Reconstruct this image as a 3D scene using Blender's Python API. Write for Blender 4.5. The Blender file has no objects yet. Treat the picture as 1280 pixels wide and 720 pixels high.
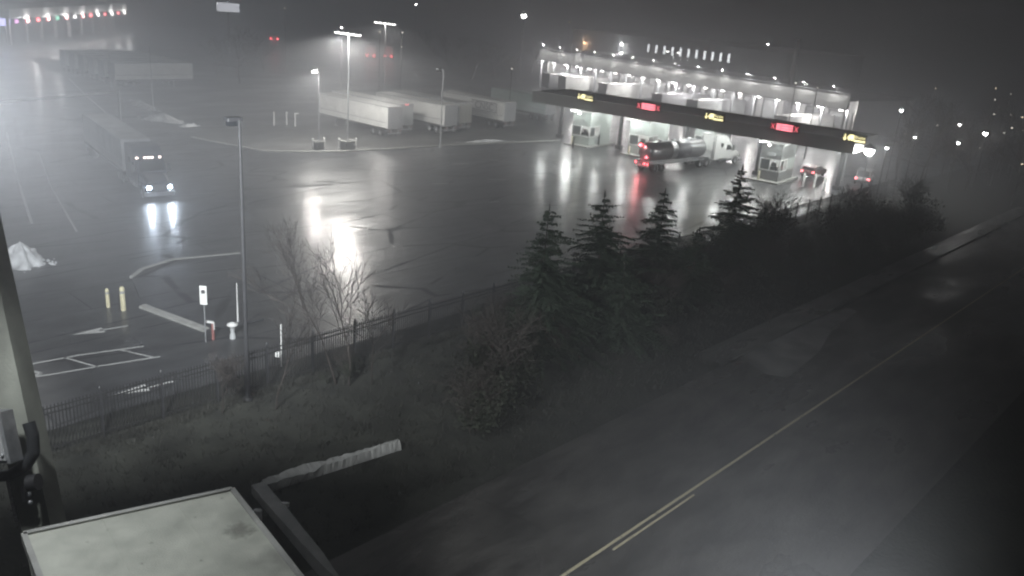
import bpy, bmesh, math, random
from mathutils import Vector, Matrix, noise as mnoise

random.seed(7)
R = math.radians
SC = bpy.context.scene
COL = SC.collection

# ------------------------------------------------------------------ camera
F, PITCH, ROLL, H = 1050.0, R(19), R(4.5), 18.5        # focal length in px of a 1280 wide frame
fw = Vector((0, math.cos(PITCH), -math.sin(PITCH)))
rt0 = Vector((1, 0, 0)); up0 = rt0.cross(fw)
rt = rt0 * math.cos(ROLL) + up0 * math.sin(ROLL)
up = up0 * math.cos(ROLL) - rt0 * math.sin(ROLL)
CAM = Vector((0, 0, H))
cd = bpy.data.cameras.new('camera'); cam = bpy.data.objects.new('camera', cd); COL.objects.link(cam)
cd.sensor_width = 36; cd.lens = F / 1280 * 36; cd.clip_start = .05; cd.clip_end = 6000
m3 = Matrix((rt, up, -fw)).transposed(); cam.matrix_world = Matrix.Translation(CAM) @ m3.to_4x4()
SC.camera = cam

# ------------------------------------------------------------------ sky (overcast night lit by the town), exposure
w = bpy.data.worlds.new('World'); SC.world = w; w.use_nodes = True
nt = w.node_tree; bg = nt.nodes['Background']
tc = nt.nodes.new('ShaderNodeTexCoord'); no = nt.nodes.new('ShaderNodeTexNoise'); no.inputs['Scale'].default_value = 2.5; no.inputs['Detail'].default_value = 4
cr = nt.nodes.new('ShaderNodeValToRGB')
cr.color_ramp.elements[0].position = .3; cr.color_ramp.elements[0].color = (.62, .64, .68, 1)
cr.color_ramp.elements[1].position = .75; cr.color_ramp.elements[1].color = (1, .99, 1, 1)
nt.links.new(tc.outputs['Generated'], no.inputs['Vector']); nt.links.new(no.outputs['Fac'], cr.inputs['Fac']); nt.links.new(cr.outputs['Color'], bg.inputs['Color'])
bg.inputs['Strength'].default_value = .013
SC.view_settings.view_transform = 'Standard'; SC.view_settings.look = 'None'; SC.view_settings.exposure = 0; SC.view_settings.gamma = 1
SC.render.engine = 'CYCLES'
SC.cycles.use_denoising = True
SC.cycles.max_bounces = 5; SC.cycles.diffuse_bounces = 2; SC.cycles.glossy_bounces = 3; SC.cycles.transparent_max_bounces = 8
SC.cycles.volume_bounces = 0; SC.cycles.sample_clamp_indirect = 3; SC.cycles.sample_clamp_direct = 0
SC.cycles.use_light_tree = True; SC.cycles.pixel_filter_type = 'BLACKMAN_HARRIS'; SC.cycles.filter_width = 2.1
FOG = .0068
K = 1.0                                                   # lamp power factor

# ------------------------------------------------------------------ frames of reference
A = R(48)                                                 # the site's grid: u along the road, v across it
CA, SA = math.cos(A), math.sin(A)
def W(u, v, z=0): return Vector((u * CA - v * SA, u * SA + v * CA, z))
def UV(p): return p.x * CA + p.y * SA, -p.x * SA + p.y * CA
def ray(px, py): return fw + rt * ((px - 640) / F) + up * ((360 - py) / F)
def at(px, py, z=0):                                      # point at height z seen at a pixel of the survey frame
    d = ray(px, py); return CAM + d * ((z - H) / d.z)
def pix(p):
    v = Vector(p) - CAM; d = v.dot(fw); return 640 + F * v.dot(rt) / d, 360 - F * v.dot(up) / d
def hgt(base, py):                                        # height over base whose top is seen at row py
    best = min((abs(pix(base + Vector((0, 0, k * .1)))[1] - py), k * .1) for k in range(1, 260)); return best[1]

# ------------------------------------------------------------------ materials
MATS = {}
def mat(name, col, rough=.6, metal=0, var=.15, scale=3.0, bump=0, bscale=30, coat=0, spec=.5):
    if name in MATS: return MATS[name]
    m = bpy.data.materials.new(name); m.use_nodes = True; n = m.node_tree; b = n.nodes['Principled BSDF']
    b.inputs['Roughness'].default_value = rough; b.inputs['Metallic'].default_value = metal
    b.inputs['Specular IOR Level'].default_value = spec
    if coat: b.inputs['Coat Weight'].default_value = coat; b.inputs['Coat Roughness'].default_value = .1
    t = n.nodes.new('ShaderNodeTexCoord'); x = n.nodes.new('ShaderNodeTexNoise'); x.inputs['Scale'].default_value = scale; x.inputs['Detail'].default_value = 5
    n.links.new(t.outputs['Object'], x.inputs['Vector'])
    r = n.nodes.new('ShaderNodeValToRGB'); lo = tuple(c * (1 - var) for c in col); hi = tuple(min(1, c * (1 + var)) for c in col)
    r.color_ramp.elements[0].position = .3; r.color_ramp.elements[1].position = .7
    r.color_ramp.elements[0].color = (*lo, 1); r.color_ramp.elements[1].color = (*hi, 1)
    n.links.new(x.outputs['Fac'], r.inputs['Fac']); n.links.new(r.outputs['Color'], b.inputs['Base Color'])
    if bump:
        x2 = n.nodes.new('ShaderNodeTexNoise'); x2.inputs['Scale'].default_value = bscale; x2.inputs['Detail'].default_value = 4
        n.links.new(t.outputs['Object'], x2.inputs['Vector'])
        bp = n.nodes.new('ShaderNodeBump'); bp.inputs['Strength'].default_value = bump; bp.inputs['Distance'].default_value = .05
        n.links.new(x2.outputs['Fac'], bp.inputs['Height']); n.links.new(bp.outputs['Normal'], b.inputs['Normal'])
    MATS[name] = m; return m
def emit(name, col, s):
    if name in MATS: return MATS[name]
    m = bpy.data.materials.new(name); m.use_nodes = True; b = m.node_tree.nodes['Principled BSDF']
    b.inputs['Base Color'].default_value = (.5, .5, .5, 1); b.inputs['Emission Color'].default_value = (*col, 1); b.inputs['Emission Strength'].default_value = s
    m.cycles.emission_sampling = 'NONE'
    MATS[name] = m; return m

def wet_asphalt(name, col, seams=True, film=.0, rmin=.36, rmax=.48):
    m = bpy.data.materials.new(name); m.use_nodes = True; n = m.node_tree; b = n.nodes['Principled BSDF']; L = n.links.new
    g = n.nodes.new('ShaderNodeNewGeometry')
    mp = n.nodes.new('ShaderNodeMapping'); mp.inputs['Rotation'].default_value = (0, 0, -A); L(g.outputs['Position'], mp.inputs['Vector'])
    def noise(sc, det, stretch=None):
        x = n.nodes.new('ShaderNodeTexNoise'); x.inputs['Scale'].default_value = sc; x.inputs['Detail'].default_value = det
        if stretch:
            q = n.nodes.new('ShaderNodeMapping'); q.inputs['Scale'].default_value = stretch; L(mp.outputs['Vector'], q.inputs['Vector']); L(q.outputs['Vector'], x.inputs['Vector'])
        else: L(mp.outputs['Vector'], x.inputs['Vector'])
        return x.outputs['Fac']
    def ramp(src, p0, c0, p1, c1):
        r = n.nodes.new('ShaderNodeMapRange'); r.inputs[1].default_value = p0; r.inputs[2].default_value = p1; r.inputs[3].default_value = c0; r.inputs[4].default_value = c1; L(src, r.inputs[0]); return r.outputs[0]
    def math_(op, a, c):
        x = n.nodes.new('ShaderNodeMath'); x.operation = op
        for i, s in enumerate((a, c)):
            if isinstance(s, (int, float)): x.inputs[i].default_value = s
            else: L(s, x.inputs[i])
        return x.outputs[0]
    big = noise(.09, 6, (1, 2.2, 1)); mid = noise(.6, 5, (.6, 1.6, 1)); fine = noise(9, 4)
    wet = ramp(big, .42, 0, .60, 1)
    rough = math_('ADD', ramp(wet, 0, rmax, 1, rmin), ramp(mid, .3, -.05, .7, .07))
    colr = n.nodes.new('ShaderNodeMix'); colr.data_type = 'RGBA'
    colr.inputs[6].default_value = tuple(c * 1.25 for c in col) + (1,); colr.inputs[7].default_value = tuple(c * .6 for c in col) + (1,)
    L(ramp(mid, .35, 0, .65, 1), colr.inputs[0]); out = colr.outputs[2]
    if seams:
        v = n.nodes.new('ShaderNodeTexVoronoi'); v.feature = 'DISTANCE_TO_EDGE'; v.inputs['Scale'].default_value = .13
        ad = n.nodes.new('ShaderNodeMixRGB'); ad.blend_type = 'ADD'; ad.inputs[0].default_value = 1
        nn = n.nodes.new('ShaderNodeTexNoise'); nn.inputs['Scale'].default_value = .5; L(mp.outputs['Vector'], nn.inputs['Vector'])
        q = n.nodes.new('ShaderNodeMapping'); q.inputs['Scale'].default_value = (.55, 1.5, 1); L(mp.outputs['Vector'], q.inputs['Vector'])
        sc_ = n.nodes.new('ShaderNodeVectorMath'); sc_.operation = 'SCALE'; sc_.inputs['Scale'].default_value = .22; L(nn.outputs['Color'], sc_.inputs[0]); L(q.outputs['Vector'], ad.inputs[1]); L(sc_.outputs[0], ad.inputs[2]); L(ad.outputs[0], v.inputs['Vector'])
        brk = ramp(noise(.35, 3), .43, 0, .52, 1)
        bk = n.nodes.new('ShaderNodeTexBrick'); bk.offset = .37; bk.inputs['Scale'].default_value = 1; bk.inputs['Mortar Size'].default_value = .07; bk.inputs['Mortar Smooth'].default_value = .4; bk.inputs['Brick Width'].default_value = 17; bk.inputs['Row Height'].default_value = 4.3; L(mp.outputs['Vector'], bk.inputs['Vector'])
        brk2 = ramp(noise(.22, 3), .47, 0, .55, 1)
        seam = math_('MAXIMUM', math_('MULTIPLY', ramp(v.outputs['Distance'], .008, 1, .022, 0), brk), math_('MULTIPLY', bk.outputs['Fac'], brk2))
        c2 = n.nodes.new('ShaderNodeMix'); c2.data_type = 'RGBA'; L(seam, c2.inputs[0]); L(out, c2.inputs[6]); c2.inputs[7].default_value = (.008, .008, .009, 1); out = c2.outputs[2]
        rough = math_('ADD', rough, math_('MULTIPLY', seam, .4))
    L(out, b.inputs['Base Color']); L(rough, b.inputs['Roughness']); b.inputs['Coat Weight'].default_value = film; b.inputs['Coat Roughness'].default_value = .1; b.inputs['Coat IOR'].default_value = 1.33
    b.inputs['Specular IOR Level'].default_value = .55
    hgtm = math_('ADD', math_('MULTIPLY', noise(2.6, 5, (.6, 1.3, 1)), .8), math_('MULTIPLY', fine, .35))
    bp = n.nodes.new('ShaderNodeBump'); bp.inputs['Strength'].default_value = .85; bp.inputs['Distance'].default_value = .03
    L(hgtm, bp.inputs['Height']); L(bp.outputs['Normal'], b.inputs['Normal']); L(bp.outputs['Normal'], b.inputs['Coat Normal'])
    return m

M_lot = wet_asphalt('wet_asphalt', (.038, .039, .041), film=.3)
M_road = wet_asphalt('damp_road_asphalt', (.06, .057, .053), seams=False, rmin=.22, rmax=.55)
M_yard = wet_asphalt('yard_gravel_asphalt', (.06, .06, .058), seams=False, rmin=.4, rmax=.7)
M_soil = mat('dark_winter_grass', (.022, .023, .018), .95, var=.5, scale=.7, bump=1, bscale=5)
M_conc = mat('weathered_concrete', (.29, .29, .275), .8, var=.35, scale=1.2, bump=.3, bscale=18)
M_kerb = mat('kerb_concrete', (.33, .33, .31), .6, var=.2, scale=2)
M_white = mat('white_trailer_paint', (.72, .72, .70), .4, var=.13, scale=1.1)
M_offw = mat('grey_trailer_skin', (.42, .43, .43), .4, var=.1, scale=.8)
M_greyd = mat('dull_grey_door', (.30, .30, .31), .45, var=.12, scale=1)
M_dark = mat('dark_painted_steel', (.03, .03, .032), .5, var=.2)
M_black = mat('black_rubber', (.012, .012, .012), .8, var=.2)
M_steel = mat('galvanised_steel', (.38, .39, .40), .45, .6, var=.2, scale=6)
M_chrome = mat('polished_tank_steel', (.42, .42, .43), .28, .85, var=.12, scale=1)
M_glass = mat('dark_glass', (.01, .012, .014), .06, var=.1)
M_paintw = mat('worn_white_road_paint', (.62, .62, .60), .5, var=.3, scale=3.5)
def worn(m, base, asphalt=(.05, .05, .05)):
    r = [q for q in m.node_tree.nodes if q.type == 'VALTORGB'][0]; r.color_ramp.elements[0].position = .24; r.color_ramp.elements[1].position = .40; r.color_ramp.elements[0].color = (*asphalt, 1); r.color_ramp.elements[1].color = (*base, 1)
worn(M_paintw, (.42, .42, .41))
M_painty = mat('worn_yellow_road_paint', (.50, .36, .10), .5, var=.35, scale=3)
worn(M_painty, (.42, .38, .26))
M_yellow = mat('faded_yellow_paint', (.60, .55, .36), .5, var=.15, scale=5)
M_red = mat('red_paint', (.24, .09, .08), .5, var=.15)
M_snow = mat('dirty_snow', (.60, .61, .62), .7, var=.35, scale=1.6, bump=.8, bscale=5)
M_bark = mat('wet_bark', (.035, .028, .024), .85, var=.3, scale=8)
M_twig = mat('bare_twig', (.038, .032, .028), .85, var=.3, scale=5)
M_needle = mat('dark_spruce_needles', (.020, .032, .018), .8, var=.45, scale=2)
M_leaf = mat('dark_shrub_leaves', (.022, .026, .016), .85, var=.5, scale=2)
M_wall = mat('pale_metal_wall', (.45, .45, .44), .55, var=.1, scale=.5)
M_green = mat('pale_green_booth_panel', (.37, .405, .38), .5, var=.1, scale=1)
M_fasc = mat('dark_grey_fascia', (.17, .175, .17), .5, var=.15, scale=.6)
M_roofw = mat('pale_roof_membrane', (.40, .41, .36), .7, var=.2, scale=2.3, bump=.25, bscale=40)
M_brown = mat('brown_brick', (.22, .17, .15), .8, var=.2, scale=3)
E_lamp = emit('lamp_glow', (1, .98, .94), 30)
E_lampd = emit('dim_lamp_glow', (1, .98, .94), 9)
E_win = emit('lit_window', (.95, .98, 1), 3.5)
E_red = emit('red_lamp_glow', (1, .10, .12), 9)
E_redled = emit('red_led', (1, .09, .13), 3.2)
E_redbr = emit('red_led_bright', (1, .22, .27), 2.6)
E_yled = emit('yellow_led', (1, .88, .42), 3.4)
E_head = emit('headlight_glow', (.72, .85, 1), 60)
E_mark = emit('marker_glow', (1, .80, .72), 5)
E_far = emit('far_lamp_glow', (1, .93, .82), 2.2)
E_farw = emit('warm_far_lamp_glow', (1, .80, .58), 4)
E_green = emit('green_lamp_glow', (.1, 1, .55), 3)
E_pink = emit('magenta_sign_glow', (1, .35, .95), 3)
E_blue = emit('blue_sign_glow', (.45, .45, 1), 4)
E_orange = emit('orange_lamp_glow', (1, .55, .25), 14)

# ------------------------------------------------------------------ mesh helper
class MB:
    def __init__(s): s.v = []; s.f = []; s.sm = []
    def add(s, vs, fs, smooth=False):
        o = len(s.v); s.v += [tuple(x) for x in vs]; s.f += [tuple(i + o for i in f) for f in fs]; s.sm += [smooth] * len(fs); return s
    def box(s, x0, x1, y0, y1, z0, z1):
        vs = [(x0, y0, z0), (x1, y0, z0), (x1, y1, z0), (x0, y1, z0), (x0, y0, z1), (x1, y0, z1), (x1, y1, z1), (x0, y1, z1)]
        return s.add(vs, [(3, 2, 1, 0), (4, 5, 6, 7), (0, 1, 5, 4), (1, 2, 6, 5), (2, 3, 7, 6), (3, 0, 4, 7)])
    def bbox(s, x0, x1, y0, y1, z0, z1, r=.05):          # box with chamfered vertical and top edges
        pts = [(x0 + r, y0), (x1 - r, y0), (x1, y0 + r), (x1, y1 - r), (x1 - r, y1), (x0 + r, y1), (x0, y1 - r), (x0, y0 + r)]
        def ins(p, k): cx, cy = (x0 + x1) / 2, (y0 + y1) / 2; return (p[0] - math.copysign(k, p[0] - cx), p[1] - math.copysign(k, p[1] - cy))
        vs = [(*p, z0) for p in pts] + [(*p, z1 - r) for p in pts] + [(*ins(p, r), z1) for p in pts]
        fs = [tuple(reversed(range(8))), tuple(range(16, 24))]
        for k in (0, 8): fs += [(k + i, k + (i + 1) % 8, k + 8 + (i + 1) % 8, k + 8 + i) for i in range(8)]
        return s.add(vs, fs)
    def prism(s, pts, y0, y1):                            # (x,z) outline extruded along y
        n = len(pts); vs = [(x, y0, z) for x, z in pts] + [(x, y1, z) for x, z in pts]
        return s.add(vs, [tuple(range(n)), tuple(reversed(range(n, 2 * n)))] + [(i, i + n, (i + 1) % n + n, (i + 1) % n) for i in range(n)])
    def poly(s, pts, z0, z1):                             # (x,y) outline extruded up
        n = len(pts); vs = [(x, y, z0) for x, y in pts] + [(x, y, z1) for x, y in pts]
        return s.add(vs, [tuple(reversed(range(n))), tuple(range(n, 2 * n))] + [(i, (i + 1) % n, (i + 1) % n + n, i + n) for i in range(n)])
    def sheet(s, pts): return s.add(pts, [tuple(range(len(pts)))])
    def tube(s, a, b, r0, r1=None, n=8, cap=True):
        a, b = Vector(a), Vector(b); r1 = r0 if r1 is None else r1; d = (b - a).normalized()
        x = d.orthogonal().normalized(); y = d.cross(x)
        ring = lambda c, r: [c + (x * math.cos(2 * math.pi * i / n) + y * math.sin(2 * math.pi * i / n)) * r for i in range(n)]
        fs = [(i, (i + 1) % n, (i + 1) % n + n, i + n) for i in range(n)]
        s.add(ring(a, r0) + ring(b, r1), fs, n > 5)
        if cap: s.add(ring(a, r0), [tuple(reversed(range(n)))]); s.add(ring(b, r1), [tuple(range(n))])
        return s
    def lathe(s, prof, n=14, c=(0, 0, 0)):
        vs = []; fs = []
        for r, z in prof: vs += [(c[0] + r * math.cos(2 * math.pi * i / n), c[1] + r * math.sin(2 * math.pi * i / n), c[2] + z) for i in range(n)]
        for k in range(len(prof) - 1): fs += [(k * n + i, k * n + (i + 1) % n, (k + 1) * n + (i + 1) % n, (k + 1) * n + i) for i in range(n)]
        return s.add(vs, fs, True)
    def ball(s, c, r, n=8, m=5): return s.lathe([(max(1e-4, r * math.sin(math.pi * k / m)), -r * math.cos(math.pi * k / m)) for k in range(m + 1)], n, c)
    def bar(s, a, b, wd, ht):                             # rectangular bar between two points
        a, b = Vector(a), Vector(b); d = (b - a).normalized(); zz = Vector((0, 0, 1)) if abs(d.z) < .9 else Vector((1, 0, 0))
        x = d.cross(zz).normalized() * wd / 2; y = x.cross(d).normalized() * ht / 2
        vs = [p + sx * x + sy * y for p in (a, b) for sx, sy in ((-1, -1), (1, -1), (1, 1), (-1, 1))]
        return s.add(vs, [(3, 2, 1, 0), (4, 5, 6, 7), (0, 1, 5, 4), (1, 2, 6, 5), (2, 3, 7, 6), (3, 0, 4, 7)])
    def build(s, name, m, parent=None, loc=None):
        me = bpy.data.meshes.new(name); me.from_pydata(s.v, [], s.f); me.polygons.foreach_set('use_smooth', s.sm); me.materials.append(m); me.update()
        bm = bmesh.new(); bm.from_mesh(me); bmesh.ops.recalc_face_normals(bm, faces=bm.faces); bm.to_mesh(me); bm.free()
        o = bpy.data.objects.new(name, me); COL.objects.link(o)
        if parent: o.parent = parent
        if loc is not None: o.location = loc
        return o
def tag(o, label, cat, group=None, kind=None):
    if label: o['label'] = label
    if cat: o['category'] = cat
    if group: o['group'] = group
    if kind: o['kind'] = kind
    return o
def thing(name, label, cat, loc=(0, 0, 0), rz=0, group=None):
    o = bpy.data.objects.new(name, None); COL.objects.link(o); o.location = loc; o.rotation_euler = (0, 0, rz); o.empty_display_size = .3
    return tag(o, label, cat, group)
def copy_tree(o, parent=None):
    c = o.copy(); COL.objects.link(c)
    if parent: c.parent = parent
    for ch in list(o.children): copy_tree(ch, c)
    return c
def dup(o, loc, rz, label=None, group=None):
    c = copy_tree(o); c.location = loc; c.rotation_euler = (0, 0, rz)
    if label: c['label'] = label
    if group: c['group'] = group
    return c
def repaint(o, part, m):
    for c in o.children:
        if c.name.split('.')[0] == part: c.data.materials[0] = m
def struct(o): o['kind'] = 'structure'; return o
def lamp(loc, power, parent=None, col=(1, .97, .92), size=.2, kind='POINT', spot=None, rot=None, name='lamp_light', blend=.6):
    l = bpy.data.lights.new(name, kind); l.energy = power * K; l.color = col
    if kind in ('POINT', 'SPOT'): l.shadow_soft_size = size
    if kind == 'SPOT': l.spot_size = R(spot or 150); l.spot_blend = blend
    if kind == 'AREA': l.shape = 'RECTANGLE'; l.size, l.size_y = size
    o = bpy.data.objects.new(name, l); COL.objects.link(o); o.location = loc
    if rot: o.rotation_euler = rot
    if parent: o.parent = parent
    return o
def text_part(name, body, size, m, parent, loc, rot, thick=.01):
    c = bpy.data.curves.new(name, 'FONT'); c.body = body; c.size = size; c.extrude = thick; c.align_x = 'CENTER'; c.align_y = 'CENTER'
    t = bpy.data.objects.new(name + '_tmp', c); COL.objects.link(t)
    bpy.context.view_layer.update()
    me = bpy.data.meshes.new_from_object(t.evaluated_get(bpy.context.evaluated_depsgraph_get())); bpy.data.objects.remove(t); bpy.data.curves.remove(c)
    me.materials.clear(); me.materials.append(m)
    o = bpy.data.objects.new(name, me); COL.objects.link(o); o.parent = parent; o.location = loc; o.rotation_euler = rot; return o
ORD = 'first second third fourth fifth sixth seventh eighth ninth tenth eleventh twelfth thirteenth fourteenth fifteenth sixteenth seventeenth eighteenth nineteenth twentieth'.split()

# ================================================================== THE GROUND
def uvsheet(name, u0, u1, v0, v1, z, m): return struct(MB().sheet([W(u0, v0, z), W(u1, v0, z), W(u1, v1, z), W(u0, v1, z)]).build(name, m))
MB_g = MB().sheet([(-1500, -300, 0), (1500, -300, 0), (1500, 2500, 0), (-1500, 2500, 0)])
struct(MB_g.build('ground', M_soil))
uvsheet('parking_lot', -90, 240, 34.6, 300, .006, M_lot)
uvsheet('road', -60, 320, 7.4, 20, .006, M_road)
rm = MB()
def strip(mb, pts, wd, z):
    for p, q in zip(pts, pts[1:]):
        d = (q - p).normalized(); s = Vector((-d.y, d.x, 0)) * wd / 2
        mb.sheet([(p.x - s.x, p.y - s.y, z), (q.x - s.x, q.y - s.y, z), (q.x + s.x, q.y + s.y, z), (p.x + s.x, p.y + s.y, z)])
strip(rm, [W(-10, 14.2), W(140, 14.2)], .12, .012)
strip(rm, [W(22, 13.93), W(27.5, 13.93)], .1, .012)
struct(rm.build('road_centre_line', M_painty))
fw_ = MB(); fw_.add([W(u, v, z) for u in (40, 110) for v, z in ((20.0, 0), (20.0, .13), (20.25, .13), (21.7, .13), (21.7, 0))],
                    [(0, 1, 6, 5), (1, 2, 7, 6), (2, 3, 8, 7), (3, 4, 9, 8)])
struct(fw_.build('pavement', wet_asphalt('wet_pavement_concrete', (.10, .10, .095), seams=False, rmin=.2, rmax=.5)))

glow_pts = [at(*p) for p in ((925, 447), (965, 424), (1010, 404), (1058, 385), (1072, 389), (1040, 412), (1024, 440), (985, 472), (958, 468))]
struct(MB().sheet([(p.x, p.y, .011) for p in glow_pts]).build('road_glow_patch', mat('painted_road_glow', (.15, .15, .145), .3, var=.6, scale=.7, bump=.4, bscale=6)))  # pale sheet: a glow on the road painted in as base colour
ck = MB(); rc_ = random.Random(11)
for _ in range(13):
    u, v = rc_.uniform(16, 75), rc_.uniform(8, 19); a = rc_.choice((1.57, 1.57, .0)) + rc_.gauss(0, .2); pts = []
    for _ in range(rc_.randint(7, 16)):
        pts.append(W(u, min(19.8, max(7.6, v)))); a += rc_.gauss(0, .16); u += .55 * math.cos(a); v += .55 * math.sin(a)
    strip(ck, pts, rc_.uniform(.035, .07), .0095)
struct(ck.build('road_crack', mat('tar_sealed_crack', (.012, .012, .012), .3)))
# kerb and trailer yard
kp = [at(-150, 150), at(120, 165), at(240, 172), at(300, 184), at(330, 189.5), at(370, 190.5), at(420, 190), at(490, 186.5), at(560, 182), at(700, 176)]
kp = [Vector((p.x, p.y, 0)) for p in kp][2:]
kb = MB()
for p, q in zip(kp, kp[1:]): kb.bar(p + Vector((0, 0, .07)), q + Vector((0, 0, .07)), .25, .15)
struct(kb.build('kerb', M_kerb))
ys = MB(); far = [W(92, 78), W(150, 110), W(60, 190)]
ys.sheet([(p.x, p.y + .1, .012) for p in kp] + [(p.x, p.y, .012) for p in far])
struct(ys.build('trailer_yard', M_yard))

# painted marks in the lot
def line_px(mb, pts, wd, z=.014): strip(mb, [Vector((*at(*p).xy, 0)) for p in pts], wd, z)
pm = MB()
line_px(pm, [(30, 457), (100, 444), (180, 433)], .14); line_px(pm, [(30, 473), (60, 469), (130, 457), (200, 446)], .13)
line_px(pm, [(80, 447), (122, 459)], .11); line_px(pm, [(150, 437.5), (192, 447)], .11); line_px(pm, [(30, 462), (52, 467)], .16); line_px(pm, [(52, 467), (32, 473)], .16)
for a_, b_ in (((563, 205), (585, 204.5)), ((613, 200), (640, 203)), ((608, 224), (632, 225)), ((655, 217), (684, 220)), ((655, 195), (690, 199)), ((540, 230), (560, 229)), ((612, 253), (624, 252)), ((700, 205), (716, 206))):
    line_px(pm, [a_, b_], .22)
line_px(pm, [(86, 98), (108, 120), (128, 137), (150, 158), (182, 188)], .22)
line_px(pm, [(48, 190), (62, 230), (80, 262), (96, 290)], .16)
line_px(pm, [(8, 165), (22, 225), (40, 280)], .2)
struct(pm.build('parking_markings', M_paintw))
def arrow(px0, px1, name):                                # lane arrow pointing at px0
    p, q = at(*px0), at(*px1); d = (p - q); L = d.length; d.normalize(); s = Vector((-d.y, d.x, 0))
    P = lambda x, y: tuple((q + d * x + s * y).xy) + (.015,)
    m = MB().sheet([P(0, -.09), P(L * .52, -.09), P(L * .52, .09), P(0, .09)]).sheet([P(L * .45, -.42), P(L, 0), P(L * .45, .42)])
    return struct(m.build(name, M_paintw))
arrow((90, 419), (160, 407.5), 'lane_arrow'); arrow((142, 494), (217, 477), 'lane_arrow')
# kerbed island
isl = [at(165, 348), at(178, 338), at(216, 326), at(300, 318), at(330, 400), at(258, 414), at(178, 384)]
struct(MB().poly([tuple(p.xy) for p in isl], .0, .1).build('traffic_island', M_lot))
ik = MB()
for p, q in zip([isl[5]], [isl[6]]): ik.bar(Vector((*p.xy, .07)), Vector((*q.xy, .07)), .42, .16)
for p, q in zip(isl[0:3], isl[1:4]): ik.bar(Vector((*p.xy, .07)), Vector((*q.xy, .07)), .28, .16)
struct(ik.build('island_kerb', M_kerb))

# snow
def snow_heap(name, label, c, rx, ry, h, rz=0, seed=0):
    mb = MB(); n, m = 44, 16; vs = []; fs = []; sv = Vector((seed * 7.3, seed * 3.1, 0))
    for k in range(m + 1):
        t = k / m
        for i in range(n):
            a = 2 * math.pi * i / n; e = Vector((math.cos(a), math.sin(a), 0))
            rr = (1 - t) * (1 + .55 * mnoise.noise(e * 1.3 + sv))
            x, y = rx * rr * e.x, ry * rr * e.y
            z = h * (1 - (1 - t) ** 1.35) ** 1.1 * (1 + .35 * mnoise.noise(Vector((x, y, 0)) * 1.1 + sv)) + .16 * h * mnoise.noise(Vector((x, y, 0)) * 3.2 + sv) * min(1, 4 * t)
            vs.append((x + .1 * h * mnoise.noise(Vector((x, y, 5)) * 4), y + .1 * h * mnoise.noise(Vector((x, y, 9)) * 4), max(-.02, z) if k else -.02))
    for k in range(m): fs += [(k * n + i, k * n + (i + 1) % n, (k + 1) * n + (i + 1) % n, (k + 1) * n + i) for i in range(n)]
    rl = random.Random(seed)
    mb.add(vs, fs, True)
    for _ in range(26):
        a = rl.uniform(0, 6.28); q = rl.uniform(.8, 1.5); mb.ball((rx * q * math.cos(a), ry * q * math.sin(a), .02), rl.uniform(.04, .14) * min(1, h + .3), 6, 4)
    o = mb.build(name, M_snow); o.location = (c.x, c.y, 0.006); o.rotation_euler.z = rz; return tag(o, label, 'snow pile')
snow_heap('snow_pile', 'jagged heap of ploughed snow at the foot of the thin pole on the left', at(206, 151), 3.2, 1.4, .9, A + 1.9, 1)
snow_heap('snow_pile', 'narrow ridge of old snow along the kerb behind the thin pole', at(177, 132), 5.0, .9, .6, A + 1.57, 2)
snow_heap('snow_pile', 'low white streak of snow lying behind the parked trailers near the lettered one', at(607, 177), 3.4, .5, .3, A - .2, 3)
snow_heap('snow_pile', 'small lump of snow at the end of the heap on the left verge', at(236, 158), 1.1, .6, .5, 1, 4)
snow_heap('snow_pile', 'white cone shaped snow heap at the left edge of the lot', at(28, 331), 1.35, 1.2, 1.5, .6, 5)

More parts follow.
